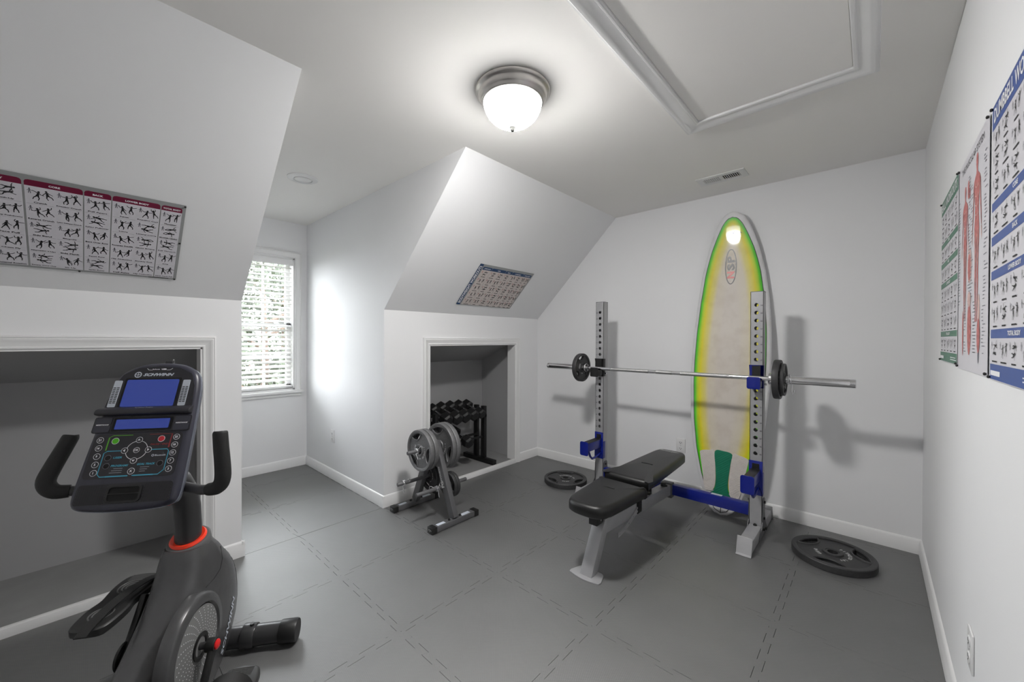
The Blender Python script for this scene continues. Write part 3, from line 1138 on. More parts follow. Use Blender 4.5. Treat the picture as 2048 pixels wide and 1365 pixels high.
pins(AN, [(.006, AH - .006), (AW - .006, AH - .008), (.006, .008), (AW - .008, .008)])

# ================================================================== WEIGHT PLATES
def lens(R, ang, n=12):
    ro, c, rr = .85 * R, .95 * R, .44 * R
    th = math.acos((ro * ro + c * c - rr * rr) / (2 * ro * c))
    outer = [(ro * math.cos(-th + 2 * th * k / n), ro * math.sin(-th + 2 * th * k / n)) for k in range(n + 1)]
    p = outer[-1]
    a0 = math.atan2(p[1], p[0] - c)
    inner = []
    for k in range(1, n):
        a = a0 + (2 * PI - 2 * a0) * k / n
        inner.append((c + rr * math.cos(a), rr * math.sin(a)))
    pts = outer + inner
    ca, sa = math.cos(ang), math.sin(ang)
    return [(x * ca - y * sa, x * sa + y * ca) for x, y in pts]


PLATE_CACHE = {}


def plate_meshes(R, T, m):
    """weight plate, axis = local z, front face at +T/2"""
    k = (R, T, m.name)
    if k in PLATE_CACHE:
        return PLATE_CACHE[k]
    holes = [lens(R, PI / 2 + 2 * PI / 3 * i) for i in range(3)]
    b = MB()
    b.fill([circ(.90 * R, 60), circ(.026, 24)] + holes, -T * .28, T * .28)
    h = T / 2
    b.lathe([(.86 * R, -h + .002), (.88 * R, -h), (.985 * R, -h), (R, -h + .004), (R, h - .004), (.985 * R, h), (.88 * R, h), (.86 * R, h - .002)], 60, close=True)
    hr = max(.040, .24 * R)
    b.lathe([(.0258, -h), (hr, -h), (hr + .004, -h * .5), (hr + .004, h * .5), (hr, h), (.036, h), (.034, h - .003), (.0258, h - .003)], 36, close=True)
    for hl in holes:
        for sg in (1, -1):
            b.tube([(x, y, sg * T * .30) for x, y in hl], min(.007, .035 * R), n=6, closed=True)
    body = b.build('disc', m, smooth=35)
    t = MB()

    def arc(txt, r, a0, sz, z, rev=False):
        st = sz * .95 / r
        for i, ch in enumerate(txt):
            if ch == ' ':
                continue
            a = a0 - (i - (len(txt) - 1) / 2) * st
            put_text(t, ch, r * math.cos(a), r * math.sin(a), z, h=sz, rot=a - PI / 2, bold=.03)
    rt_ = .40 * R
    arc('FITNESS', rt_, -PI / 6, .07 * R + .004, T * .285)
    arc('GEAR', rt_, PI / 2 + 2 * PI / 3 * .5, .07 * R + .004, T * .285)
    arc('25 LBS', rt_, -PI / 2, .06 * R + .003, T * .285)
    let = t.build('lettering', LETTER, smooth=0)
    COL.objects.unlink(body)
    COL.objects.unlink(let)
    PLATE_CACHE[k] = (body.data, let.data)
    bpy.data.objects.remove(body)
    bpy.data.objects.remove(let)
    return PLATE_CACHE[k]


def plate(label, R, T, M, m=IRON_D, group=None):
    bd, lt_ = plate_meshes(R, T, m)
    t = thing('weight_plate', label, 'weight plate', M, group)
    for nm, d in (('disc', bd), ('lettering', lt_)):
        o = bpy.data.objects.new(nm, d)
        if nm == 'lettering':
            o['kind'] = 'stuff'
        COL.objects.link(o)
        o.parent = t
    return t


def axis_M(o, d, spin=0.0, up=(0, 0, 1)):
    z = Vector(d).normalized()
    x = Vector(up).cross(z)
    if x.length < .1:
        x = Vector((1, 0, 0))
    x.normalize()
    y = z.cross(x)
    return basis(x, y, z, o) @ Matrix.Rotation(spin, 4, 'Z')


plate('big dark grip plate lying flat on the mat beside the right rack foot', .200, .040, Matrix.Translation((-.168, 2.995, .0205)) @ Matrix.Rotation(1.0, 4, 'Z'), IRON_D)
plate('dark grip plate lying flat on the mat behind the bench seat at left', .190, .040, Matrix.Translation((-2.040, 2.945, .0205)) @ Matrix.Rotation(2.7, 4, 'Z'), IRON_D)


def spring_collar(label, M, r=.026, lev=1.0):
    """coil spring clamp around local z with two handles"""
    t = thing('spring_collar', label, 'collar', M)
    c = []
    n = 60
    for k in range(n + 1):
        a = 2 * PI * 2.6 * k / n
        c.append(((r + .0025) * math.cos(a), (r + .0025) * math.sin(a), -.010 + .020 * k / n))
    MB().tube(c, .0025, n=6).build('coil', CHROME_W, t)
    for (p, sgn) in ((c[0], -1), (c[-1], 1)):
        d = Vector((p[0], p[1], 0)).normalized()
        e = Vector((-d.y, d.x, 0)) * sgn
        p = Vector(p)
        L = .045 * lev
        pts = [p, p + d * .012 + e * .008, p + d * L + e * .016, p + d * (L + .008) + e * .022 + Vector((0, 0, sgn * .004)), p + d * (L + .004) + e * .030 + Vector((0, 0, sgn * .008)), p + d * (L - .016) + e * .028 + Vector((0, 0, sgn * .010))]
        MB().tube(pts, .0025, n=6).build('handle', CHROME_W, t)
    return t


# ================================================================== RACK WITH BENCH
RX0, RX1, RY = -1.722, -0.562, 2.985      # upright centres (X) and their front face (Y)
UW, UD, UH = .074, .070, 1.605
BX = (RX0 + RX1) / 2
rack = thing('bench_press_rack', 'silver squat rack with blue crossbar and attached black flat bench', 'weight bench', Matrix.Translation((BX, RY, 0)))


def upright(xc, numside):
    x = xc - BX
    hz = [.545 + .0513 * k for k in range(20)]
    lo = [[(-UW / 2, .075), (UW / 2, .075), (UW / 2, UH), (-UW / 2, UH)]] + [circ(.0125, 14, (-.003 * numside, z)) for z in hz]
    Mf = basis((1, 0, 0), (0, 0, 1), (0, -1, 0), (x, 0, 0))
    m = MB()
    m.fill(lo, -.003, 0, Mf)
    Mb = basis((1, 0, 0), (0, 0, 1), (0, -1, 0), (x, UD, 0))
    m.fill(lo, 0, .003, Mb)
    m.box(x - UW / 2, x - UW / 2 + .003, 0, UD, .075, UH).box(x + UW / 2 - .003, x + UW / 2, 0, UD, .075, UH)
    o = m.build('upright', STEEL, rack, smooth=0)
    MB().box(x - UW / 2 - .001, x + UW / 2 + .001, -.001, UD + .001, UH, UH + .004).build('end_cap', STEEL_D, o, bevel=.001)
    t = MB()
    for k, z in enumerate(hz):
        put_text(t, '%02d' % (5 + k), numside * .026, z - .004, .0006, h=.009, bold=.02, M=Mf)
    t.build('hole_numbers', INK, o, smooth=0, kind='stuff')
    # base
    MB().box(x - .036, x + .036, 2.705 - RY, 3.315 - RY, .004, .074).build('base_beam', STEEL, rack, bevel=.004)
    for (y0, s) in ((2.700 - RY, -1), (3.318 - RY, 1)):
        fp = MB()
        pts = [(y0, .100), (y0 + s * .004, .100), (y0 + s * .034, .010), (y0 + s * .046, .004), (y0 + s * .046, .0005), (y0 + s * .030, .0005)]
        n = len(pts)
        hw = .041
        fp.add([(x - hw, a, c) for a, c in pts] + [(x + hw, a, c) for a, c in pts], [tuple(range(n)), tuple(reversed(range(n, 2 * n)))] + [(i, i + n, (i + 1) % n + n, (i + 1) % n) for i in range(n)])
        fp.build('foot_plate', STEEL, rack, bevel=.001)
    # gusset plates with bolts
    for s in (-1, 1):
        g = MB()
        g.fill([[(-.10, .012), (.16, .012), (.10, .072), (.07, .10), (.068, .235), (.052, .25), (.02, .25), (.004, .235), (.0, .10), (-.03, .072)]], -.002, .002, basis((0, 1, 0), (0, 0, 1), (1, 0, 0), (x + s * (UW / 2 + .0025), 0, 0)))
        go = g.build('gusset', STEEL_D, rack)
        for (yy, zz) in ((.035, .225), (.03, .12), (.02, .05), (.08, .035)):
            MB().cyl((x + s * (UW / 2 + .004), yy, zz), (x + s * (UW / 2 + .013), yy, zz), .009, n=12).build('bolt', BLACK, go)
    MB().lathe([(.011, 0), (.011, .004), (.007, .012), (.0005, .014)], 12, Matrix.Translation((x, -.012, .074))).build('bolt', BLACK, rack)


upright(RX0, -1)
upright(RX1, 1)
# crossbar
cb = MB().box(RX0 - BX + UW / 2, RX1 - BX - UW / 2, .005, .055, .122, .196).build('crossbar', BLUE, rack, bevel=.003)
MB().box(.30, .37, .0235, .052, .1965, .1972).build('label_sticker', SILK, cb, smooth=0)


def jhook(xc, m, pad):
    x = xc - BX
    h = MB()
    h.box(x - .040, x + .040, -.006, -.0005, .975, 1.125)
    h.box(x - .040, x - .036, -.006, .03, .975, 1.125).box(x + .036, x + .040, -.006, .03, .975, 1.125)
    h.box(x - .036, x + .036, -.085, -.006, .985, 1.022)
    o = h.build('bar_hook', m, rack, bevel=.002)
    l = MB()
    l.fill([rrect(-.038, .038, .975, 1.052, .012, 4)], -.003, .003, basis((1, 0, 0), (0, 0, 1), (0, -1, 0), (x, -.088, 0)))
    l.build('hook_lip', m, o, bevel=.001)
    MB().box(x - .024, x + .024, -.010, -.006, 1.03, 1.120).box(x - .034, x + .034, -.080, -.010, 1.022, 1.0275).build('hook_pad', BLACK, o)
    MB().cyl((x + .04, .02, 1.0), (x + .055, .02, 1.0), .007, n=12).build('hook_pin', CHROME, o)


jhook(RX0, BLACKM, BLACK)
jhook(RX1, BLUE, BLACK)


def spotter(xc):
    x = xc - BX
    h = MB()
    h.box(x - .040, x + .040, -.006, -.0005, .275, .497)
    h.box(x - .040, x - .036, -.006, .035, .275, .42).box(x + .036, x + .040, -.006, .035, .275, .42)
    h.box(x - .026, x + .026, -.235, -.006, .372, .440)
    o = h.build('spotter_arm', BLUE, rack, bevel=.002)
    e = MB()
    e.fill([rrect(-.038, .038, .345, .457, .014, 4)], -.003, .003, basis((1, 0, 0), (0, 0, 1), (0, -1, 0), (x, -.238, 0)))
    e.build('end_plate', BLUE, o, bevel=.001)
    MB().box(x - .0265, x + .0265, -.232, -.008, .440, .445).box(x - .02, x + .02, -.009, -.006, .40, .48).build('rubber_strip', BLACK, o)
    MB().tube([(x + .012, -.19, .372), (x + .012, -.165, .325), (x + .012, -.135, .300), (x + .012, -.09, .300), (x + .012, -.004, .318)], .009, n=10).build('brace', BLUE, o)


spotter(RX0)
spotter(RX1)
# bench frame: beam, front leg, foot
MB().beam((0, 2.02 - RY, .222), (0, 2.985 - RY, .160), .062, .078).build('main_beam', STEEL, rack, bevel=.004)
lv = [(sx * .037, yc + sy * .034 - RY, z) for (yc, z) in ((1.872, .005), (2.020, .272)) for (sx, sy) in ((-1, -1), (1, -1), (1, 1), (-1, 1))]
lg = MB().add(lv, [(3, 2, 1, 0), (4, 5, 6, 7), (0, 1, 5, 4), (1, 2, 6, 5), (2, 3, 7, 6), (3, 0, 4, 7)]).build('front_leg', STEEL, rack, bevel=.004)
fp = MB()
out = []
for k in range(25):
    t = k / 24
    out.append((-.090 + .180 * t, -.050 - .016 * math.sin(PI * t)))
out += [(.094, -.03), (.072, .035), (.058, .046), (-.058, .046), (-.072, .035), (-.094, -.03)]
fp.fill([out], .0, .006, Matrix.Translation((0, 1.872 - RY, 0)))
fp.build('front_foot', STEEL, rack, bevel=.0015)
MB().box(-.038, .038, -.012, .04, .10, .21).build('beam_bracket', STEEL_D, rack, bevel=.003)
for (xx, yy) in ((.02, -.07), (-.02, -.03)):
    MB().cyl((xx, yy, .197), (xx, yy, .214), .010, n=12).build('bolt', BLACK, rack)
MB().cyl((0, -.075, .190), (0, -.075, .228), .018, n=16).build('knob', BLACK, rack, bevel=.004)


def pad(outline, z0, z1, name, bev):
    m = MB()
    m.fill([outline], z0, z1)
    bm = bmesh.new()
    n = len(outline)
    area = sum(outline[i][0] * outline[(i + 1) % n][1] - outline[(i + 1) % n][0] * outline[i][1] for i in range(n))
    ol = outline if area > 0 else outline[::-1]
    # hand-made rounded edge: rings of inset outlines
    prof_ = []
    for k in range(7):
        a = PI / 2 * k / 6
        prof_.append((bev * (1 - math.cos(a)) * 1.0, z1 - bev + bev * math.sin(a)))
    rings = [(0.012, z0), (0.0, z0 + .010)] + [(i, z) for i, z in prof_]

    def inset(d):
        res = []
        for i in range(n):
            a, p, c = Vector(ol[i - 1]), Vector(ol[i]), Vector(ol[(i + 1) % n])
            t1, t2 = (p - a).normalized(), (c - p).normalized()
            n1, n2 = Vector((-t1.y, t1.x)), Vector((-t2.y, t2.x))
            o_ = (n1 + n2) / max(.35, 1 + n1.dot(n2))
            q = p + o_ * d
            res.append((q.x, q.y))
        return res
    vs, fs = [], []
    for d, z in rings:
        vs += [(x, y, z) for x, y in inset(d)]
    for r_ in range(len(rings) - 1):
        for i in range(n):
            j = (i + 1) % n
            fs.append((r_ * n + i, r_ * n + j, (r_ + 1) * n + j, (r_ + 1) * n + i))
    fs.append(tuple(reversed(range(n))))
    # crowned top
    cx, cy = sum(p[0] for p in ol) / n, sum(p[1] for p in ol) / n
    base = (len(rings) - 1) * n
    last = inset(rings[-1][0])
    for s, up in ((.6, .005), (.25, .007)):
        vs += [(cx + (x - cx) * s, cy + (y - cy) * s, z1 + up) for x, y in last]
    for r_ in range(2):
        for i in range(n):
            j = (i + 1) % n
            fs.append((base + r_ * n + i, base + r_ * n + j, base + (r_ + 1) * n + j, base + (r_ + 1) * n + i))
    fs.append(tuple(base + 2 * n + i for i in range(n)))
    bm.free()
    return MB().add(vs, fs).build(name, PADV, rack, smooth=60)


def smooth_poly(ctrl, n=8):
    """closed Catmull-Rom through control points"""
    m = len(ctrl)
    out = []
    for i in range(m):
        p0, p1, p2, p3 = (Vector(ctrl[(i + k) % m]) for k in (-1, 0, 1, 2))
        for k in range(n):
            t = k / n
            q = .5 * ((2 * p1) + (p2 - p0) * t + (2 * p0 - 5 * p1 + 4 * p2 - p3) * t * t + (3 * p1 - p0 - 3 * p2 + p3) * t ** 3)
            out.append((q.x, q.y))
    return out


ys = lambda y: y - RY
seat = smooth_poly([(-.150, ys(2.262)), (-.155, ys(2.23)), (-.142, ys(2.05)), (-.126, ys(1.885)), (-.085, ys(1.815)), (0, ys(1.798)), (.085, ys(1.815)), (.126, ys(1.885)), (.142, ys(2.05)), (.155, ys(2.23)), (.150, ys(2.262)), (0, ys(2.270))], 4)
pad(seat, .342, .408, 'seat_pad', .026)
back = smooth_poly([(-.136, ys(2.312)), (-.142, ys(2.34)), (-.132, ys(2.65)), (-.118, ys(2.95)), (-.108, ys(3.05)), (-.080, ys(3.098)), (0, ys(3.108)), (.080, ys(3.098)), (.108, ys(3.05)), (.118, ys(2.95)), (.132, ys(2.65)), (.142, ys(2.34)), (.136, ys(2.312)), (0, ys(2.304))], 4)
bp_ = pad(back, .362, .428, 'back_pad', .024)
t = MB()
put_text(t, 'fitness gear', 0, ys(3.03), .4355, h=.030, w=.14, bold=.02, shear=.3)
t.build('pad_logo', LETTER, bp_, smooth=0)
# supports below the pads
MB().box(-.03, .03, ys(1.90), ys(2.25), .318, .342).box(-.026, .026, ys(1.915), ys(1.985), .255, .32).build('seat_bracket', BLACKM, rack, bevel=.002)
MB().box(-.05, -.02, ys(2.30), ys(2.98), .335, .362).box(.02, .05, ys(2.30), ys(2.98), .335, .362).box(-.024, .024, ys(2.27), ys(2.34), .24, .345).box(-.02, .02, ys(2.62), ys(2.66), .20, .34).build('back_bracket', BLACKM, rack, bevel=.002)
MB().cyl((-.07, ys(1.945), .285), (.035, ys(1.945), .285), .006, n=10).cyl((-.085, ys(1.945), .285), (-.07, ys(1.945), .285), .010, n=10).build('adjust_pin', CHROME, rack)
# curved adjustment sector
ar = MB()
inn, outp = [], []
for k in range(15):
    t = k / 14
    y = 2.140 + (2.440 - 2.140) * t
    z = .128 + .092 * (t ** 1.7)
    tg = Vector((.30, .092 * 1.7 * max(t, .02) ** .7)).normalized()
    nn = Vector((-tg.y, tg.x)) * .014
    inn.append((ys(y) + nn.x, z + nn.y))
    outp.append((ys(y) - nn.x, z - nn.y))
lo = [inn + outp[::-1]]
for k in range(5):
    t = .06 + .2 * k
    y = 2.140 + .30 * t
    z = .128 + .092 * (t ** 1.7)
    lo.append(circ(.006, 10, (ys(y), z)))
ar.fill(lo, -.003, .003, basis((0, 1, 0), (0, 0, 1), (1, 0, 0), (.036, 0, 0)))
ar.build('adjustment_arc', STEEL, rack)
MB().box(.030, .0395, ys(2.40), ys(2.46), .17, .30).build('arc_bracket', BLACKM, rack, bevel=.002)

# ================================================================== BARBELL
BY, BZ = 2.930, 1.0445
bar = thing('barbell', 'chrome barbell resting across the two rack hooks', 'barbell', Matrix.Translation((-1.148, BY, BZ)))
L2 = 1.080
sh = MB().cyl((-L2 + .4, 0, 0), (L2 - .4, 0, 0), .0140, n=20)
sh.build('shaft', CHROME, bar)
KN = mat('knurled_steel', (.5, .5, .5, 1), .35, metal=1.0, var=.2, scale=400, bump=.6, bscale=900)
for s in (-1, 1):
    MB().cyl((s * .12, 0, 0), (s * .44, 0, 0), .01425, n=20, caps=True).build('knurling', KN, bar)
    so = MB().lathe([(.0145, 0), (.034, 0), (.036, .003), (.036, .026), (.034, .029), (.0252, .030), (.0252, .385), (.0245, .388), (.0245, .396), (.0252, .399), (.0252, .413), (.022, .416), (.0005, .416)], 28, basis((0, 1, 0), (0, 0, 1), (1, 0, 0), (0, 0, 0)) if s > 0 else basis((0, 0, 1), (0, 1, 0), (-1, 0, 0), (0, 0, 0)))
    o = so.build('sleeve', CHROME, bar, smooth=35)
    o.location = (s * (L2 - .416), 0, 0)
MB().cyl((-.06, 0, 0), (.06, 0, 0), .01425, n=20).build('knurling', KN, bar)
plate('thick dark plate against the collar on the right end of the barbell', .122, .034, axis_M((-.4360, BY, BZ), (1, 0, 0), .4), IRON_D)
plate('thinner small dark plate outside the thick one on the right barbell end', .100, .020, axis_M((-.4075, BY, BZ), (1, 0, 0), 1.2), IRON_D)
plate('dark grip plate on the left end of the barbell', .122, .036, axis_M((-1.868, BY, BZ), (1, 0, 0), .2), IRON_D)
spring_collar('wire spring collar holding the plates on the right barbell end', axis_M((-.3740, BY, BZ), (1, 0, 0), .6), .0255)
spring_collar('wire spring collar behind the plate on the left barbell end', axis_M((-1.914, BY, BZ), (1, 0, 0), 1.3), .0255)

# ================================================================== PLATE TREE
TXC, TYC = -2.380, 1.748
tree_ = thing('plate_tree', 'grey A-frame weight plate rack standing in front of the storage opening', 'weight rack', Matrix.Translation((TXC, TYC, 0)))
for s in (1, -1):
    x = s * .236
    MB().box(x - .027, x + .027, -.178, .178, .004, .040).build('base_foot', STEEL_D, tree_, bevel=.003)
    for e in (-1, 1):
        y0, y1 = (e * .165, e * .205) if e > 0 else (e * .205, e * .165)
        co = MB().box(x - .0295, x + .0295, y0, y1, .001, .043).build('end_cap', BLACK, tree_, bevel=.003)
        M_ = basis((1, 0, 0), (0, 0, 1), (0, -1, 0), (x, e * .2056, .022))
        lg_ = MB()
        lg_.stroke([(-.016, 0), (-.006, .008), (-.001, -.008), (.005, .007), (.016, 0)], .003, .0004 if e < 0 else -.0004, M=M_)
        lg_.build('cap_mark', LETTER, co, smooth=0)
    st = MB().rect(x - .016, x + .016, .06, .135, .0405)
    st.build('label_sticker', SILK, tree_, smooth=0)
    st = MB().rect(x - .014, x + .014, -.15, -.085, .0405)
    st.build('label_sticker', SILK, tree_, smooth=0)
    for yy in (-.045, .052):
        MB().lathe([(.009, 0), (.009, .004), (.006, .010), (.0005, .012)], 10, Matrix.Translation((x, yy, .040))).build('bolt', BLACK, tree_)
    lo = MB().beam((s * .232, 0, .040), (s * .022, 0, .535), .058, .038, up=(0, 1, 0)).build('leg', STEEL_D, tree_, bevel=.003)
    if s > 0:
        d = Vector((-.21, 0, .495)).normalized()
        xx = d
        nrm = Vector((0, -1, 0))
        yy_ = nrm.cross(xx)
        t = MB()
        put_text(t, 'FITNESS', .31, 0, .0, h=.018, w=.10, bold=.02)
        put_text(t, 'FG', .235, 0, 0, h=.030, w=.045, bold=.05)
        v = [Vector((.232, -.0296, .040)) + xx * p.x + yy_ * p.y for p in t.v]
        tt = MB()
        tt.v, tt.f = v, t.f
        tt.build('leg_lettering', LETTER, lo, smooth=0)
MB().box(-.045, .045, -.022, .022, .47, .545).build('apex_bracket', STEEL_D, tree_, bevel=.004)
PEG = [(0, .490), (-.128, .238), (.108, .226)]
for (px, pz) in PEG:
    MB().cyl((px, -.225, pz), (px, .215, pz), .0135, n=18).build('peg', STEEL_D, tree_, bevel=.002)
YN = (0, -1, 0)
tp = lambda i, y: (TXC + PEG[i][0], TYC + y, PEG[i][1])
plate('outermost grey grip plate on the front top peg of the plate tree', .147, .034, axis_M(tp(0, -.116), YN, .35), IRON)
plate('second grey grip plate on the front top peg, behind the outermost', .147, .034, axis_M(tp(0, -.078), YN, .9), IRON)
plate('larger grey plate on the rear top peg of the plate tree, nearest the frame', .168, .034, axis_M(tp(0, .062), YN, .2), IRON)
plate('large grey plate on the rear top peg of the plate tree, farthest back', .168, .034, axis_M(tp(0, .100), YN, 1.1), IRON)
plate('small dark plate on the rear right lower peg, closest to the tree leg', .090, .024, axis_M(tp(2, .050), YN, .5), IRON_D)
plate('small dark plate on the rear right lower peg, behind its twin', .090, .024, axis_M(tp(2, .077), YN, 1.4), IRON_D)
plate('dark plate on the rear left lower peg, seen between the tree legs', .114, .028, axis_M(tp(1, .055), YN, .8), IRON_D)
spring_collar('wire spring collar on the front top peg of the plate tree', axis_M(tp(0, -.150), YN, 1.2), .0140, .7)
spring_collar('wire spring collar on the front left lower peg of the plate tree', axis_M(tp(1, -.175), YN, 1.0), .0140, .8)
spring_collar('wire spring collar on the front right lower peg of the plate tree', axis_M(tp(2, -.055), YN, -1.0), .0140, .8)

# ================================================================== DUMBBELL RACK
DX, DY0, DY1 = -2.985, 2.165, 2.770
dr = thing('dumbbell_rack', 'black two-tier dumbbell rack inside the right storage opening', 'weight rack', Matrix.Translation((DX, (DY0 + DY1) / 2, NF)))
hy = (DY1 - DY0) / 2
for s in (-1, 1):
    y = s * hy
    MB().box(-.235, .215, y - .025, y + .025, .002, .048).build('base_foot', BLACKM, dr, bevel=.003)
    u = MB().beam((-.055, y, .048), (-.055, y, .575), .05, .036, up=(0, 1, 0)).build('upright', BLACKM, dr, bevel=.003)
    u = MB().beam((.055, y, .048), (.055, y, .575), .05, .036, up=(0, 1, 0)).build('upright', BLACKM, dr, bevel=.003)
    MB().box(-.08, .08, y - .02, y + .02, .46, .49).build('tie', BLACKM, dr, bevel=.002)
    if s > 0:
        t = MB()
        Mt = basis((0, 0, 1), (0, -1, 0), (1, 0, 0), (.0735, y, .26))
        put_text(t, 'FITNESS GEAR', 0, 0, .0005, h=.018, w=.20, bold=.02, M=Mt)
        t.build('upright_lettering', LETTER, u, smooth=0)
for zc_ in (.552, .300):
    for x in (-.035, .035):
        zr = zc_ - x * math.tan(.3) - .0290
        MB().cyl((.012 + x, -hy, zr), (.012 + x, hy, zr), .012, n=12).build('rail', BLACKM, dr)


def dumbbell(label, M, R, L, group='hex dumbbells on the rack'):
    """axis along local x"""
    t = thing('hex_dumbbell', label, 'dumbbell', M, group)
    Mx = lambda x: basis((0, 1, 0), (0, 0, 1), (1, 0, 0), (x, 0, 0))
    for s in (-1, 1):
        h = MB()
        ring = lambda r, z: [(r * math.cos(PI / 3 * k + PI / 6), r * math.sin(PI / 3 * k + PI / 6), z) for k in range(6)]
        hw = L * .17
        vs = ring(R * .72, -hw) + ring(R, -hw * .65) + ring(R, hw * .65) + ring(R * .72, hw)
        fs = [(r_ * 6 + k, r_ * 6 + (k + 1) % 6, (r_ + 1) * 6 + (k + 1) % 6, (r_ + 1) * 6 + k) for r_ in range(3) for k in range(6)]
        fs += [tuple(reversed(range(6))), tuple(range(18, 24))]
        h.add(vs, fs, Mx(s * L * .34))
        h.build('hex_head', RUBBER, t, bevel=.003, smooth=0)
    MB().cyl((-L * .2, 0, 0), (L * .2, 0, 0), .014, n=14).build('handle', CHROME, t)


def drow(zc_, specs):
    for (y, R, L, lab) in specs:
        dumbbell(lab, Matrix.Translation((DX + .012, y, NF + zc_)) @ Matrix.Rotation(.30, 4, 'Y'), R, L)


drow(.552, [(2.245, .058, .30, 'leftmost hex dumbbell on the upper tier, partly behind the trim'),
            (2.352, .060, .32, 'hex dumbbell second from the left on the upper tier'),
            (2.459, .060, .31, 'hex dumbbell in the middle of the upper tier'),
            (2.565, .058, .30, 'hex dumbbell second from the right on the upper tier'),
            (2.668, .052, .29, 'rightmost hex dumbbell on the upper tier, at the rack upright')])
drow(.300, [(2.350, .060, .30, 'hex dumbbell on the lower tier just behind the plate tree'),
            (2.500, .060, .30, 'rightmost hex dumbbell on the lower tier, clear of the plates')])

# ================================================================== SURFBOARD
LB = 2.262
lean = math.atan2(.272, 2.25)
AX = Vector((.012, math.sin(lean), math.cos(lean))).normalized()
SX = Vector((1, 0, 0))
SX = (SX - AX * SX.dot(AX)).normalized()
NB = SX.cross(AX) * 1.0                      # deck normal
if NB.y > 0:
    NB = -NB
board = thing('surfboard', 'white longboard with green and yellow airbrushed deck leaning on the back wall', 'surfboard', basis(SX, AX, NB, (-.818, 3.155, .004)))


def halfw(t):
    """half width along length t (0 tail .. 1 nose)"""
    ks = [(0, .0), (.004, .045), (.015, .078), (.035, .108), (.07, .141), (.12, .178), (.2, .222), (.3, .253), (.42, .270), (.5, .272), (.6, .266), (.7, .248), (.8, .217), (.88, .175), (.93, .137), (.965, .104), (.985, .074), (.995, .045), (1, .0)]
    for (a, x), (c, y) in zip(ks, ks[1:]):
        if t <= c:
            u = (t - a) / (c - a)
            return x + (y - x) * u
    return 0


def hw_s(t):
    # smoothed
    e = .012
    if t < .05 or t > .95:
        return halfw(t)
    return (halfw(t - e) + 2 * halfw(t) + halfw(t + e)) / 4


ts = [0, .002, .006, .015, .03] + [.05 + .9 * k / 40 for k in range(41)] + [.962, .974, .984, .991, .996, .999, 1]
NSEC = 28
vs, edge = [], []


def rocker(t):
    return .125 * max(0, (t - .60) / .40) ** 1.9 + .02 * max(0, (.18 - t) / .18) ** 2


def thick(t):
    return .012 + .052 * math.sin(PI * min(1, max(0, t))) ** .55


for t in ts:
    w = max(hw_s(t), .0005)
    th = thick(t)
    for k in range(NSEC):
        a = 2 * PI * k / NSEC
        c, s = math.cos(a), math.sin(a)
        x = w * math.copysign(abs(c) ** .55, c)
        z = th / 2 * math.copysign(abs(s) ** .8, s)
        z += rocker(t) - .030
        vs.append((x, t * LB, z))
        # colour field on the deck: distance from the painted outline, in metres
        inset = .030 + .02 * max(0, (t - .9) / .1)
        wi = w - inset
        dx = wi - abs(x)
        dn = (.981 - t) * LB * .55
        edge.append(min(dx, dn) if s > 0.02 else -.05)
fs = []
for i in range(len(ts) - 1):
    for k in range(NSEC):
        l = (k + 1) % NSEC
        fs.append((i * NSEC + k, i * NSEC + l, (i + 1) * NSEC + l, (i + 1) * NSEC + k))
BODY = bpy.data.materials.new('surfboard_gloss')
BODY.use_nodes = True
nt = BODY.node_tree
bs = nt.nodes['Principled BSDF']
bs.inputs['Roughness'].default_value = .42
bs.inputs['Coat Weight'].default_value = .8
bs.inputs['Coat Roughness'].default_value = .04
tcn = nt.nodes.new('ShaderNodeTexCoord')
sx_ = nt.nodes.new('ShaderNodeSeparateXYZ')
nt.links.new(tcn.outputs['Object'], sx_.inputs[0])
at = nt.nodes.new('ShaderNodeAttribute')
at.attribute_name = 'outline_distance'
rp = nt.nodes.new('ShaderNodeValToRGB')
mp = nt.nodes.new('ShaderNodeMapRange')
mp.inputs['From Min'].default_value = -.02
mp.inputs['From Max'].default_value = .18
nt.links.new(at.outputs['Fac'], mp.inputs['Value'])
nt.links.new(mp.outputs['Result'], rp.inputs['Fac'])
el = rp.color_ramp.elements
WB = rgb(214, 214, 216)
el[0].position, el[0].color = 0.0, WB
el[1].position, el[1].color = 1.0, rgb(206, 198, 188)
for pos, c in ((.085, WB), (.09, rgb(20, 50, 20)), (.108, rgb(20, 60, 20)), (.115, rgb(60, 190, 12)), (.16, rgb(84, 205, 10)), (.24, rgb(190, 214, 8)), (.33, rgb(222, 210, 12)), (.50, rgb(216, 204, 110)), (.66, rgb(208, 199, 178))):
    e = el.new(pos)
    e.color = c
ns_ = nt.nodes.new('ShaderNodeTexNoise')
ns_.inputs['Scale'].default_value = 9
ns_.inputs['Detail'].default_value = 6
nt.links.new(tcn.outputs['Object'], ns_.inputs['Vector'])
dm = nt.nodes.new('ShaderNodeMixRGB')
dm.blend_type = 'MULTIPLY'
dr_ = nt.nodes.new('ShaderNodeValToRGB')
dr_.color_ramp.elements[0].position, dr_.color_ramp.elements[0].color = .3, (.82, .78, .74, 1)
dr_.color_ramp.elements[1].position, dr_.color_ramp.elements[1].color = .55, (1, 1, 1, 1)
nt.links.new(ns_.outputs['Fac'], dr_.inputs['Fac'])
dm.inputs[0].default_value = .6
nt.links.new(rp.outputs['Color'], dm.inputs[1])
nt.links.new(dr_.outputs['Color'], dm.inputs[2])
nt.links.new(dm.outputs[0], bs.inputs['Base Color'])
# finer deck skin for a crisp painted outline
m = MB()
m.add(vs, fs)
bo = m.build('board_body', BODY, board, smooth=60)
att = bo.data.attributes.new('outline_distance', 'FLOAT', 'POINT')
for i, v in enumerate(edge):
    if i < len(att.data):
        att.data[i].value = v
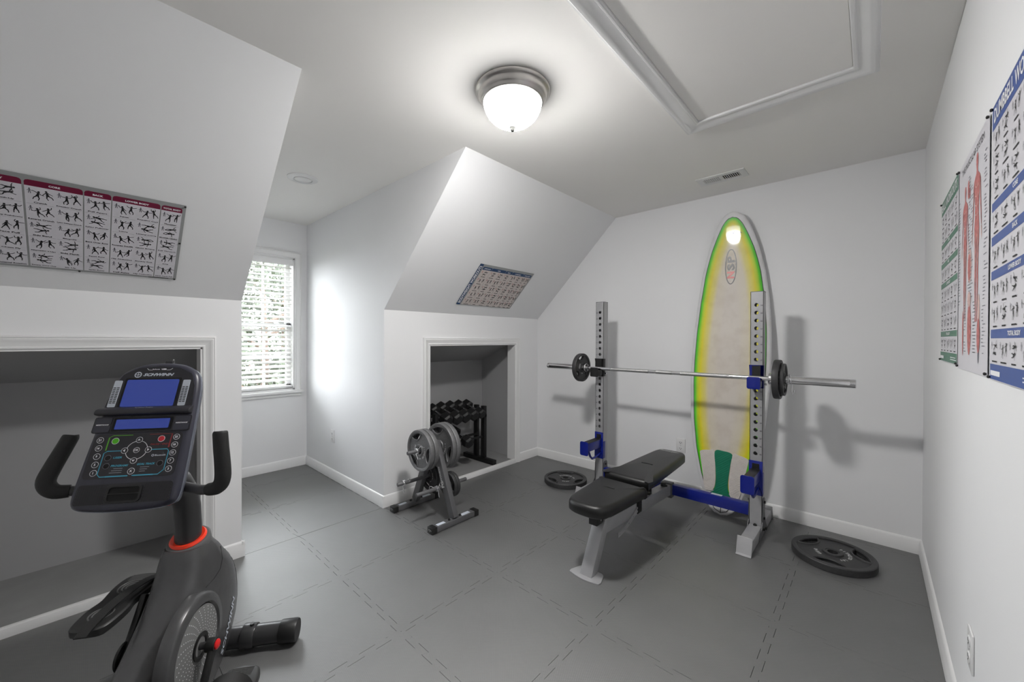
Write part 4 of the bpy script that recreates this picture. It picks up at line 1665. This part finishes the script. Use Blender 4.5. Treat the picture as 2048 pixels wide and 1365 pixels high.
# dense deck sheet carrying the paint; the painted shape is the outline moved inwards
import numpy as np
m = MB()
NV = 64
tt_ = [.004 + .992 * k / 140 for k in range(141)]
ot = [k / 400 for k in range(401)]
oxy = np.array([(hw_s(t), t * LB) for t in ot] + [(0, LB)])
vs = []
for t in tt_:
    w = max(hw_s(t), .0005)
    th = thick(t)
    for k in range(NV + 1):
        u = -1 + 2 * k / NV
        xx = w * .965 * u
        cc = min(1, abs(.965 * u)) ** (1 / .55)
        sn = math.sqrt(max(0, 1 - cc * cc))
        vs.append((xx, t * LB, th / 2 * sn ** .8 + rocker(t) - .030 + .0012))
va = np.array(vs)
dd = np.empty(len(va))
for i in range(0, len(va), 2000):
    q_ = va[i:i + 2000]
    dd[i:i + 2000] = np.sqrt((np.abs(q_[:, 0:1]) - oxy[None, :, 0]) ** 2 + (q_[:, 1:2] - oxy[None, :, 1]) ** 2).min(1)
tn = va[:, 1] / LB
ed = np.minimum(dd - .030 - .014 * np.clip((tn - .84) / .16, 0, 1), (tn - .075) * LB * .9)
fs = []
for i in range(len(tt_) - 1):
    for k in range(NV):
        a = i * (NV + 1) + k
        fs.append((a, a + 1, a + NV + 2, a + NV + 1))
m.add(vs, fs)
dk = m.build('painted_deck', BODY, board, smooth=60)
att = dk.data.attributes.new('outline_distance', 'FLOAT', 'POINT')
att.data.foreach_set('value', [float(v) for v in ed])
bo.data.attributes['outline_distance'].data.foreach_set('value', [-.05] * len(bo.data.vertices))


def deck_z(x, t):
    w = max(hw_s(t), .001)
    cc = min(1, abs(x) / w) ** (1 / .55)
    return thick(t) / 2 * math.sqrt(max(0, 1 - cc * cc)) ** .8 + rocker(t) - .030 + .0012


def on_deck(mb, off):
    o = MB()
    o.v = [Vector((p.x, p.y, deck_z(p.x, p.y / LB) + off)) for p in mb.v]
    o.f = mb.f
    return o


# logo: oval with letters reading up the board
lg1, lg2, lg3 = MB(), MB(), MB()
cy0 = 1.852
ov = [(-.007 + .037 * math.cos(2 * PI * k / 40), cy0 + .130 * math.sin(2 * PI * k / 40)) for k in range(40)]
lg1.stroke(ov, .007, 0, closed=True)
put_text(lg2, 'N', -.008, cy0 - .062, 0, h=.050, w=.052, rot=PI / 2, bold=.045)
put_text(lg3, 'S', -.008, cy0 - .002, 0, h=.050, w=.052, rot=PI / 2, bold=.045)
put_text(lg3, 'P', -.008, cy0 + .056, 0, h=.050, w=.050, rot=PI / 2, bold=.045)
put_text(lg3, 'surfboards', .021, cy0 + .0, 0, h=.007, w=.09, rot=PI / 2)
BIN = mat('board_black_ink', rgb(34, 30, 28), .3)
BINR = mat('board_red_ink', rgb(196, 66, 56), .3)
on_deck(lg1, .0012).build('logo_oval', BIN, board, smooth=0)
on_deck(lg2, .0012).build('logo_letter_red', BINR, board, smooth=0)
on_deck(lg3, .0012).build('logo_letters', BIN, board, smooth=0)
mk = MB()
for (x, y, w, h) in ((-.012, 2.085, .05, .007), (.004, 2.098, .02, .006), (.026, 2.075, .04, .005), (-.030, 2.068, .02, .005), (.045, 2.090, .022, .005), (.0, 2.066, .016, .010)):
    mk.stroke([(x, y), (x + w * .5, y + h * 2.5), (x + w * .8, y + h * .5)], .004, 0)
on_deck(mk, .0012).build('nose_mark', BIN, board, smooth=0)
# traction pad: three pieces
PADW = mat('pad_white', rgb(212, 206, 200), .6, var=.04, scale=30)
PADG = mat('pad_green', rgb(8, 118, 88), .55, var=.06, scale=30)


def pad_piece(ctrl, m, name):
    pts = smooth_poly(ctrl, 6)
    g = MB()
    g.fill([pts], 0, .005)
    # subdivide for curvature
    o = MB()
    o.v = [Vector((p.x, p.y, p.z + deck_z(p.x, p.y / LB) + .001)) for p in g.v]
    o.f = g.f
    ob = o.build(name, m, board, smooth=0)
    x0, x1 = min(p[0] for p in pts), max(p[0] for p in pts)
    y0, y1 = min(p[1] for p in pts), max(p[1] for p in pts)

    def inside(x, y):
        c = False
        n = len(pts)
        for i in range(n):
            (ax, ay), (bx, by) = pts[i], pts[i - 1]
            if (ay > y) != (by > y) and x < (bx - ax) * (y - ay) / (by - ay) + ax:
                c = not c
        return c
    gr = MB()
    st = .017
    dirs = ((1, 1), (1, -1)) if m is PADW else ((1, 1),)
    for dx, dy in dirs:
        k = -60
        while k < 60:
            run = []
            for s_ in range(-100, 100):
                q = s_ * .004
                px = (x0 + x1) / 2 + q
                py = (y0 + y1) / 2 + dx * dy * q * .8 + k * st
                if inside(px, py) and inside(px + .004, py + dx * dy * .0032):
                    run.append((px, py))
                else:
                    if len(run) > 2:
                        gr.tube([(a, c, deck_z(a, c / LB) + .0062) for a, c in (run[0], run[len(run) // 2], run[-1])], .0016, n=4, caps=False)
                    run = []
            k += 1
    gr.build('groove_ribs', m, ob, smooth=0, kind='stuff')


pad_piece([(-.158, .435), (-.100, .452), (-.062, .448), (-.048, .30), (-.045, .22), (-.060, .165), (-.095, .155), (-.118, .17), (-.138, .28), (-.160, .40)], PADW, 'pad_side')
pad_piece([(-.058, .449), (0, .462), (.058, .449), (.050, .38), (.040, .26), (.046, .17), (.080, .118), (.0, .112), (-.080, .135), (-.052, .165), (-.042, .23), (-.046, .32)], PADG, 'pad_centre')
pad_piece([(.158, .435), (.100, .452), (.062, .448), (.048, .30), (.045, .22), (.060, .150), (.095, .135), (.118, .16), (.138, .28), (.160, .40)], PADW, 'pad_side')
pl_ = MB()
pl_.stroke([(-.085, .10), (-.04, .035), (0, .018), (.04, .035), (.085, .10)], .005, 0)
pl_.stroke([(0, .018), (.004, .11)], .005, 0)
on_deck(pl_, .0015).build('tail_pinline', BIN, board, smooth=0)
# fins at the back of the tail
fin = MB()
fin.fill([[(.16, -.02), (.30, -.02), (.22, -.10), (.13, -.135), (.15, -.08)]], -.003, .003, basis((0, 1, 0), (0, 0, 1), (1, 0, 0), (0, 0, 0)))
fin.build('fin', BLACK, board)

# ================================================================== EXERCISE BIKE
BO, BA = Vector((-1.975, .380, 0)), math.radians(144 - 90)
bike = thing('exercise_bike', 'dark grey recumbent exercise bike with a blue-screened console and red neck ring', 'exercise bike', Matrix.Translation(BO) @ Matrix.Rotation(BA, 4, 'Z'))


def superell(yr, yf, hw, z, xc=0.0, p=2.7, n=40):
    cy, ry = (yr + yf) / 2, (yf - yr) / 2
    out = []
    for k in range(n):
        a = 2 * PI * k / n
        c, s_ = math.cos(a), math.sin(a)
        out.append((xc + hw * math.copysign(abs(c) ** (2 / p), c), cy + ry * math.copysign(abs(s_) ** (2 / p), s_), z))
    return out


SEC = [(.028, -.66, -.055, .070), (.05, -.67, -.030, .078), (.10, -.66, .004, .086), (.16, -.63, .034, .091), (.22, -.585, .042, .094), (.28, -.515, .036, .094), (.33, -.445, .022, .093), (.38, -.385, -.002, .091), (.43, -.340, -.036, .087), (.48, -.310, -.085, .080), (.515, -.295, -.115, .075), (.542, -.284, -.142, .066), (.553, -.276, -.150, .060)]
zz_ = [s_[0] for s_ in SEC]


def sec_at(z):
    for a, c in zip(SEC, SEC[1:]):
        if z <= c[0]:
            u = (z - a[0]) / (c[0] - a[0])
            return tuple(a[i] + (c[i] - a[i]) * u for i in range(4))
    return SEC[-1]


m = MB()
NS = 40
rows = 40
vs = []
for r_ in range(rows + 1):
    z = zz_[0] + (zz_[-1] - zz_[0]) * r_ / rows
    e = .006
    q = [sec_at(max(zz_[0], z - e)), sec_at(z), sec_at(min(zz_[-1], z + e))]
    yr, yf, hw = (sum(k_[i] for k_ in q) / 3 for i in (1, 2, 3))
    vs += superell(yr, yf, hw, z)
fs = [(r_ * NS + k, r_ * NS + (k + 1) % NS, (r_ + 1) * NS + (k + 1) % NS, (r_ + 1) * NS + k) for r_ in range(rows) for k in range(NS)]
fs += [tuple(reversed(range(NS))), tuple(rows * NS + k for k in range(NS))]
m.add(vs, fs)
shroud = m.build('shroud', SHROUD, bike, smooth=60)
# neck collar, red ring, mast
Mr = Matrix.Translation((0, -.214, .572)) @ Matrix.Rotation(.34, 4, 'X')
MB().lathe([(.042, -.03), (.064, -.024), (.064, -.004), (.060, .001), (.052, .002), (.042, -.006)], 40, Mr, close=True).build('neck_collar', SHROUD_T, bike)
MB().lathe([(.036, -.01), (.052, -.004), (.054, .004), (.049, .012), (.038, .008)], 40, Mr, close=True).build('neck_ring', RING, bike)
MB().tube([(0, -.214, .54), (0, -.216, .62), (0, -.222, .69), (0, -.240, .75), (0, -.275, .80), (0, -.33, .835), (0, -.40, .86)], [.039, .039, .039, .039, .038, .036, .034], n=24).build('mast', BIKEF, bike)

# handlebars (turned a little with the console)
for s_, pts in ((1, [(.02, -.37, .835), (.10, -.425, .828), (.17, -.470, .830), (.208, -.492, .838)]), (-1, [(-.02, -.37, .835), (-.10, -.395, .828), (-.17, -.418, .832), (-.205, -.428, .838)])):
    MB().tube(pts, .0145, n=14).build('handlebar', BIKEF, bike)
    if s_ > 0:
        g = [(.198, -.486, .836), (.222, -.496, .842), (.236, -.498, .856), (.241, -.498, .880), (.239, -.497, .92), (.235, -.495, .96), (.231, -.492, 1.004), (.2305, -.4915, 1.010)]
    else:
        g = [(-.195, -.424, .836), (-.220, -.436, .840), (-.236, -.440, .854), (-.242, -.438, .876), (-.239, -.420, .91), (-.234, -.400, .945), (-.229, -.377, .984), (-.2285, -.374, .990)]
    gs, gr_ = [], []
    rad = [.018, .020, .021, .021, .0205, .020, .0195, .015]
    for i in range(len(g) - 1):
        p0, p1, p2, p3 = (Vector(g[min(max(i + k, 0), len(g) - 1)]) for k in (-1, 0, 1, 2))
        for k in range(4):
            t = k / 4
            gs.append(.5 * ((2 * p1) + (p2 - p0) * t + (2 * p0 - 5 * p1 + 4 * p2 - p3) * t * t + (3 * p1 - p0 - 3 * p2 + p3) * t ** 3))
            gr_.append(rad[i] + (rad[i + 1] - rad[i]) * t)
    MB().tube(gs + [Vector(g[-1])], gr_ + [rad[-1]], n=16).build('hand_grip', GRIP, bike)

# console (its own local frame: x right, y up the face, z towards the rider)
cy_, cz_ = .172 / .4208, .384 / .4208
MCON = basis((1, 0, 0), (0, cy_, cz_), (0, -cz_, cy_), (-.018, -.500, .809))


def outline_rings(ol, rings):
    n = len(ol)
    area = sum(ol[i][0] * ol[(i + 1) % n][1] - ol[(i + 1) % n][0] * ol[i][1] for i in range(n))
    if area < 0:
        ol = ol[::-1]

    def inset(d):
        res = []
        for i in range(n):
            a, p, c = Vector(ol[i - 1]), Vector(ol[i]), Vector(ol[(i + 1) % n])
            t1, t2 = (p - a).normalized(), (c - p).normalized()
            o_ = (Vector((-t1.y, t1.x)) + Vector((-t2.y, t2.x))) / max(.4, 1 + t1.dot(t2))
            q = p + o_ * d
            res.append((q.x, q.y))
        return res
    vs, fs = [], []
    for d, z in rings:
        vs += [(x, y, z) for x, y in inset(d)]
    for r_ in range(len(rings) - 1):
        for i in range(n):
            j = (i + 1) % n
            fs.append((r_ * n + i, r_ * n + j, (r_ + 1) * n + j, (r_ + 1) * n + i))
    fs.append(tuple(reversed(range(n))))
    fs.append(tuple((len(rings) - 1) * n + i for i in range(n)))
    return MB().add(vs, fs), inset


half = [(.118, -.002), (.134, .022), (.134, .10), (.130, .20), (.125, .30), (.120, .355), (.106, .402), (.066, .430), (.022, .438)]
ctrl = [(-x, y) for x, y in reversed(half)][::-1]
ctrl = [(0, -.014), (.07, -.011)] + half + [(-x, y) for x, y in reversed(half)] + [(-.07, -.011)]
OL = smooth_poly(ctrl, 4)
mbx, _ins = outline_rings(OL, [(.030, -.062), (.014, -.055), (.004, -.040), (0, -.024), (0, -.014), (.004, -.006), (.010, -.001), (.015, 0)])
con = mbx.build('console', CONS, bike, M=MCON, smooth=50)
mbx, _i2 = outline_rings(OL, [(.001, -.026), (-.0015, -.024), (-.0015, -.016), (.001, -.014)])
mbx.build('edge_trim', CONS_S, con, smooth=50)


def cpart(name, mb_, m_):
    return mb_.build(name, m_, con, smooth=30)


def rr(x0, x1, y0, y1, r, z0, z1):
    return MB().fill([rrect(x0, x1, y0, y1, r, 4)], z0, z1)


cpart('upper_panel', MB().fill([[(-.119, .288), (.117, .288), (.111, .355), (.096, .396), (.058, .418), (0, .424), (-.058, .418), (-.096, .396), (-.111, .355)]], 0, .002), CONS_D)
cpart('screen_bezel', rr(-.086, .071, .284, .384, .005, .001, .0028), SLOT)
cpart('screen', rr(-.0795, .0645, .290, .378, .004, .001, .0034), SCREEN)
for x0, x1 in ((-.113, -.0925), (.076, .0965)):
    st_ = cpart('legend_strip', rr(x0, x1, .290, .376, .003, .001, .0030), SILK)
    lines = MB()
    for k in range(10):
        y = .302 + k * .0054
        lines.rect(x0 + .002, (x0 + x1) / 2 - .001, y, y + .0028, .0034).rect((x0 + x1) / 2 + .001, x1 - .002, y, y + .0028, .0034)
    lines.build('legend_lines', CONS_D, con, smooth=0, kind='stuff')
em = MB()
em.stroke(circ(.0085, 24, (-.056, .395)), .003, .0026, closed=True)
em.stroke([(-.056, .3885), (-.056, .4015)], .002, .0026)
em.stroke([(-.0625, .395), (-.0495, .395)], .002, .0026)
em.build('emblem', SILK, con, smooth=0)
t = MB()
put_text(t, 'SCHWINN', .0015, .395, .0026, h=.010, w=.086, bold=.05, shear=.35)
t.build('brand_lettering', SILK, con, smooth=0)
t = MB()
t.stroke([(-.036, .4165), (-.030, .4110), (-.020, .4105)], .0012, .0026)
t.stroke([(.036, .4165), (.030, .4110), (.020, .4105)], .0012, .0026)
put_text(t, 'blue', -.010, .4135, .0026, h=.0035, w=.02)
put_text(t, 'USB', .012, .4135, .0026, h=.005, w=.014, bold=.06)
t.build('port_marks', SILKW, con, smooth=0, kind='stuff')
# media shelf
sh_ = MB()
prof = [(.262, .001), (.262, .020), (.268, .024), (.278, .020), (.288, .006), (.290, .001)]
n = len(prof)
sh_.add([(-.128, y, z) for y, z in prof] + [(.124, y, z) for y, z in prof], [tuple(range(n)), tuple(reversed(range(n, 2 * n)))] + [(i, i + n, (i + 1) % n + n, (i + 1) % n) for i in range(n)])
sh_.build('media_shelf', CONS_D, con, bevel=.003)
t = MB()
put_text(t, 'Journey Series', -.008, .283, .0125, h=.006, w=.05, shear=.3)
t.build('script_lettering', SILK, con, smooth=0)
# middle band and lower display
cpart('middle_panel', rr(-.1305, .127, .210, .2585, .006, 0, .004), CONS_D)
cpart('display_bezel', rr(-.080, .077, .214, .2545, .004, .003, .0052), SLOT)
cpart('lower_display', rr(-.073, .069, .2195, .2495, .002, .003, .0058), SCREEN)
for x in (-.106, .103):
    o = cpart('resistance_button', rr(x - .021, x + .021, .2125, .2330, .003, .003, .0056), CONS)
    o = cpart('resistance_button', rr(x - .021, x + .021, .2355, .2560, .003, .003, .0056), CONS)
    t = MB()
    put_text(t, 'RESISTANCE', x, .2343, .0060, h=.0036, w=.033, bold=.05, shear=.3)
    t.build('button_lettering', SILKW, con, smooth=0)
# keypad
cpart('keypad', rr(-.117, .113, .077, .206, .012, 0, .0016), CONS_D)
ck = .0020


def button(x, y, r, m_, ring_m=SILKW, txt=None, tm=None, tri=None):
    b_ = MB().lathe([(r * .84, .0014), (r * .84, .0030), (r * .76, .0038), (.0003, .0040)], 22, Matrix.Translation((x, y, 0)))
    o = b_.build('button', m_, con)
    g = MB()
    g.stroke(circ(r * .90, 26, (x, y)), r * .17, .0026, closed=True)
    if txt:
        put_text(g, txt, x, y, .0042, h=r * .75, bold=.04)
    if tri is not None:
        c_, s1 = math.cos(tri), math.sin(tri)
        g.flat([(x + c_ * a - s1 * d, y + s1 * a + c_ * d) for a, d in ((.42 * r, 0), (-.25 * r, .5 * r), (-.25 * r, -.5 * r))], .0042)
    g.build('button_mark', ring_m, con, smooth=0)


for k, tx in enumerate(('21', '16', '9', '5', '1')):
    button(-.1005 + k * .0023, .189 - .0237 * k, .0090, CONS_D, txt=tx)
for k, tx in enumerate(('25', '18', '12', '7', '3')):
    button(.0975, .191 - .0237 * k, .0090, CONS_D, txt=tx)
button(-.061, .185, .0098, BGREEN)
button(.058, .187, .0098, BRED)
OKC = (.0005, .1555)
MB().lathe([(.0245, .0016), (.0245, .0024), (.0003, .0025)], 40, Matrix.Translation((*OKC, 0))).build('navigation_disc', CONS_D, con)
MB().stroke(circ(.0272, 44, OKC), .0016, .0024, closed=True).build('navigation_ring', SILKW, con, smooth=0)
button(*OKC, .0085, CONS_D, txt='OK')
for a in range(4):
    button(OKC[0] + .0305 * math.cos(a * PI / 2), OKC[1] + .0305 * math.sin(a * PI / 2), .0090, CONS_D, tri=a * PI / 2)
button(.002, .095, .0094, CONS_D, txt='X')
button(-.067, .136, .0086, SLOT, ring_m=INK_G)
button(-.065, .1125, .0086, SLOT, ring_m=INK_G)
button(.071, .114, .0086, SLOT, ring_m=INK_G)
gL, rL, tL, wL = MB(), MB(), MB(), MB()
gL.stroke([(-.020, .2015), (-.070, .2015), (-.079, .196), (-.079, .158)], .0018, ck)
gL.stroke([(-.079, .196), (-.079, .158)], .0032, ck + .0001)
put_text(gL, 'QUICK START', -.058, .171, ck, h=.0052, w=.048, bold=.02, shear=.25)
rL.stroke([(.024, .2015), (.084, .2015), (.084, .160)], .0014, ck)
rL.stroke([(.084, .2015), (.082, .160)], .0034, ck + .0001)
put_text(rL, 'PAUSE / END', .056, .171, ck, h=.0052, w=.048, bold=.02, shear=.25)
tL.stroke([(-.034, .1555), (-.074, .1555), (-.081, .150), (-.081, .090), (-.074, .0825), (-.006, .0825)], .0022, ck)
tL.stroke([(-.060, .0825), (-.004, .0825)], .0032, ck + .0001)
tL.stroke([(.036, .1555), (.080, .1555), (.085, .150), (.085, .095), (.072, .0825), (.006, .0825)], .0022, ck)
tL.stroke([(.010, .0825), (.060, .0825)], .0032, ck + .0001)
put_text(tL, 'USER', -.043, .136, ck, h=.0058, w=.022, bold=.03, shear=.25)
put_text(tL, 'PROGRAMS', -.032, .1125, ck, h=.0058, w=.044, bold=.03, shear=.25)
put_text(tL, 'GOAL TRACK', .035, .114, ck, h=.0058, w=.046, bold=.03, shear=.25)
put_text(wL, 'Bluetooth', .066, .138, ck, h=.0052, w=.028, bold=.02)
wL.stroke(circ(.0028, 14, (.0465, .138)), .0016, ck, closed=True)
for k in range(3):
    wL.rect(-.045 - .004 * k, -.022, .104 - k * .006, .1048 - k * .006, ck)
    wL.rect(.022, .045 - .004 * k, .105 - k * .006, .1058 - k * .006, ck)
gL.build('green_print', DGREEN, con, smooth=0, kind='stuff')
rL.build('red_print', DRED, con, smooth=0, kind='stuff')
tL.build('teal_print', TEAL, con, smooth=0, kind='stuff')
wL.build('white_print', SILK, con, smooth=0, kind='stuff')
# speaker grille and air vent
cpart('speaker_grille', rr(-.119, .119, .006, .062, .010, 0, .0015), CONS_D)
hd = MB()
for i in range(58):
    for j_ in range(13):
        x, y = -.114 + i * .004 + (j_ % 2) * .002, .010 + j_ * .004
        if -.045 < x < .047 or abs(x) > .1155:
            continue
        hd.flat(circ(.0013, 6, (x, y)), .0018)
hd.build('speaker_holes', SLOT, con, smooth=0, kind='stuff')
cpart('vent_frame', MB().fill([rrect(-.043, .043, .009, .056, .010, 4), rrect(-.038, .038, .0135, .0515, .008, 4)], 0, .005), BLACK)
cpart('vent_opening', rr(-.039, .039, .0130, .0520, .008, 0, .0020), SLOT)
cpart('vent_blade', MB().box(-.038, .038, .0322, .0342, .001, .0045), BLACK)
# small clip on top of the console
MB().box(-.006, .016, .430, .452, -.036, -.022).cyl((.012, .447, -.026), (.012, .458, -.026), .006, n=12).build('top_bracket', BIKEF, con, bevel=.002)

# crank disc on the right side
CC = (-.356, .276)
MD = basis((0, 1, 0), (0, 0, 1), (1, 0, 0), (0, CC[0], CC[1]))
for s_ in (1, -1):
    MM = MD if s_ > 0 else basis((0, -1, 0), (0, 0, 1), (-1, 0, 0), (0, CC[0], CC[1]))
    h = .096 if s_ > 0 else .092
    if s_ > 0:
      MB().lathe([(.160, h - .03), (.158, h + .002), (.150, h + .008), (.128, h + .010), (.120, h + .002), (.120, h - .02)], 56, MM).build('crank_surround', SHROUD, bike, smooth=50)
    if s_ > 0:
      MB().lathe([(.122, h - .02), (.120, h + .005), (.040, h + .012), (.0005, h + .012)], 56, MM).build('crank_disc', DISC, bike, smooth=50)
    dots = MB()
    for i in range(26):
        for j_ in range(8):
            a = 2 * PI * (i + j_ * .18) / 26
            rd = .050 + j_ * .0088
            dots.lathe([(.0014 + j_ * .0001, 0), (.0003, .0008)], 5, MM @ Matrix.Translation((rd * math.cos(a), rd * math.sin(a), h + .0132 - (rd - .04) * .0875)))
    if s_ > 0:
        dots.build('disc_dots', SILKW, bike, smooth=0, kind='stuff')
    MB().lathe([(.040, h + .010), (.042, h + .016), (.032, h + .016), (.026, h + .010), (.0005, h + .010)], 36, MM).build('crank_hub', BLACK, bike)
    ex = .050 if s_ > 0 else .010                      # how far the crank arm stands off the shroud
    MB().cyl((0, 0, h - .02), (0, 0, h + ex), .011, n=16, M=MM).build('axle', BIKEF, bike)
    dy, dz = (-.088, -.132) if s_ > 0 else (.088, .132)
    x = s_ * (h + ex)
    arm = MB().beam((x, CC[0] - dy * .1, CC[1] - dz * .1), (x, CC[0] + dy * 1.06, CC[1] + dz * 1.06), .026, .018, up=(1, 0, 0))
    ao = arm.build('crank_arm', BLACK, bike, bevel=.005)
    MB().cyl((x - s_ * .018, CC[0], CC[1]), (x + s_ * .010, CC[0], CC[1]), .021, n=20).build('crank_boss', BLACK, ao, bevel=.003)
    if s_ > 0:
        MB().lathe([(.015, 0), (.015, .004), (.010, .008), (.0005, .009)], 20, basis((0, 1, 0), (0, 0, 1), (1, 0, 0), (x + .010, CC[0], CC[1]))).build('crank_cap', RCAP, ao)
    # pedal: broad ribbed footbed and strap
    pc = Vector((x + s_ * .076, CC[0] + dy, CC[1] + dz))
    Mp = Matrix.Translation(pc) @ Matrix.Rotation(.06, 4, 'X')
    sole = smooth_poly([(-.046, -.125), (0, -.138), (.046, -.125), (.058, -.05), (.050, .0), (.060, .07), (.048, .125), (0, .138), (-.048, .125), (-.060, .07), (-.050, 0), (-.058, -.05)], 4)
    pm, _ = outline_rings(sole, [(.008, -.026), (0, -.018), (0, .000), (.004, .004), (.008, .005)])
    pob = pm.build('pedal', mat('pedal_resin', rgb(42, 42, 42), .45), bike, M=Mp, smooth=40)
    tr = MB()
    for (yy, rr_) in ((.060, .036), (-.070, .030)):
        for q in (1.0, .7, .4):
            tr.tube([(rr_ * q * math.cos(2 * PI * k / 24), yy + rr_ * q * math.sin(2 * PI * k / 24), .005) for k in range(24)], .0022, n=5, closed=True)
    for k in range(6):
        tr.tube([(-.034, .095 + k * .006, .005), (.034, .095 + k * .006, .005)], .0017, n=5)
    tr.build('pedal_tread', SHROUD_T, pob, smooth=40, kind='stuff')
    so_ = MB()
    N = 20
    vs = []
    for k in range(N + 1):
        u = k / N
        a = PI * u
        if s_ > 0:
            c0 = Vector((-.064 * math.cos(a), -.01 + .05 * (u - .5), -.012 + .098 * math.sin(a) ** .8))
            nn = Vector((-math.cos(a), 0, math.sin(a)))
            wv_ = Vector((0, .026, 0))
        else:
            c0 = Vector((.058 - .050 * u, .115 - .275 * u, .004 + .030 * math.sin(a) ** .7 - .008 * u))
            nn = Vector((0, 0, 1))
            wv_ = Vector((.014, .003, -.002))
        for (dw, dh) in ((-1, 0), (1, 0), (1, .003), (-1, .003)):
            vs.append(c0 + wv_ * dw + nn * dh)
    fs = [(k * 4 + q, k * 4 + (q + 1) % 4, (k + 1) * 4 + (q + 1) % 4, (k + 1) * 4 + q) for k in range(N) for q in range(4)]
    so_.add(vs, fs).build('pedal_strap', GRIP, pob, smooth=40)
# side lettering
t = MB()
put_text(t, 'SCHWINN', 0, 0, 0, h=.030, w=.19, bold=.03, shear=.3)
a = math.radians(62)
Ml = basis((0, math.cos(a), math.sin(a)), (0, -math.sin(a), math.cos(a)), (1, 0, 0), (.0945, -.125, .185))


def surf_x(y, z):
    _, yr, yf, hw = sec_at(z)
    u = min(.999, abs((y - (yr + yf) / 2) / ((yf - yr) / 2)))
    return hw * (1 - u ** 2.7) ** (1 / 2.7)


t2 = MB().add(t.v, t.f, Ml)
t2.v = [Vector((surf_x(p.y, p.z) + .0012, p.y, p.z)) for p in t2.v]
t2.build('side_lettering', SILK, bike, smooth=0)
# dark vent slot down the front edge of the shroud
sv, sf = [], []
for i in range(15):
    z = .150 + .20 * i / 14
    _, yr, yf, hw = sec_at(z)
    for j_ in range(5):
        y = yf - .042 + .026 * j_ / 4 * min(1, (i + 1) / 4)
        sv.append((surf_x(y, z) + .0012, y, z))
sf = [(i * 5 + j_, i * 5 + j_ + 1, (i + 1) * 5 + j_ + 1, (i + 1) * 5 + j_) for i in range(14) for j_ in range(4)]
MB().add(sv, sf).build('side_slot', SLOT, bike)
# moulded seam on the right side panel
for sm in ([(-.150, .540), (-.150, .50), (-.160, .46), (-.185, .435), (-.225, .425), (-.27, .42)], [(-.118, .520), (-.075, .455), (-.045, .40), (-.030, .36)]):
    MB().tube([(surf_x(y, z) + .0003, y, z) for y, z in sm], .0013, n=5).build('panel_seam', SLOT, bike)
# stabilisers, rail, seat
MB().cyl((-.29, 0, .046), (.29, 0, .046), .0400, n=32).build('front_stabilizer', BIKEF, bike)
for s_ in (-1, 1):
    MB().lathe([(.0440, 0), (.0450, .004), (.0450, .060), (.042, .066), (.0005, .066)], 32, basis((0, 1, 0), (0, 0, 1), (1, 0, 0), (s_ * .228, 0, .0455)) if s_ > 0 else basis((0, -1, 0), (0, 0, 1), (-1, 0, 0), (s_ * .228, 0, .0455))).build('end_cap', BLACK, bike)
    MB().cyl((s_ * .085, 0, .048), (s_ * .135, 0, .046), .0475, .0445, n=32).build('tube_collar', BIKEF, bike, bevel=.003)
    MB().cyl((s_ * .120, -.004, .090), (s_ * .120, -.004, .100), .008, n=8).build('bolt', BLACK, bike)
MB().beam((0, -.55, .07), (0, -1.62, .07), .07, .06).build('main_rail', BIKEF, bike, bevel=.006)
MB().cyl((-.27, -1.60, .042), (.27, -1.60, .042), .038, n=24).build('rear_stabilizer', BIKEF, bike)
MB().beam((0, -1.36, .09), (0, -1.36, .40), .06, .06, up=(0, 1, 0)).build('seat_post', BIKEF, bike, bevel=.004)
q, _ = outline_rings(smooth_poly([(-.19, -1.20), (0, -1.17), (.19, -1.20), (.20, -1.40), (.17, -1.52), (-.17, -1.52), (-.20, -1.40)], 5), [(.03, .40), (0, .42), (0, .46), (.02, .48), (.04, .485)])
q.build('seat', PADV, bike, smooth=50)
q, _ = outline_rings(smooth_poly([(-.17, .54), (0, .52), (.17, .54), (.19, .75), (.16, .95), (-.16, .95), (-.19, .75)], 5), [(.03, -.03), (0, -.01), (0, .02), (.02, .035), (.04, .038)])
MB().add(q.v, q.f, basis((-1, 0, 0), (0, -.25, .968), (0, .968, .25), (0, -1.46, 0))).build('seat_back', PADV, bike, smooth=50)
MB().beam((0, -1.50, .40), (0, -1.63, .75), .05, .03, up=(0, 1, 0)).build('seat_back_post', BIKEF, bike, bevel=.004)
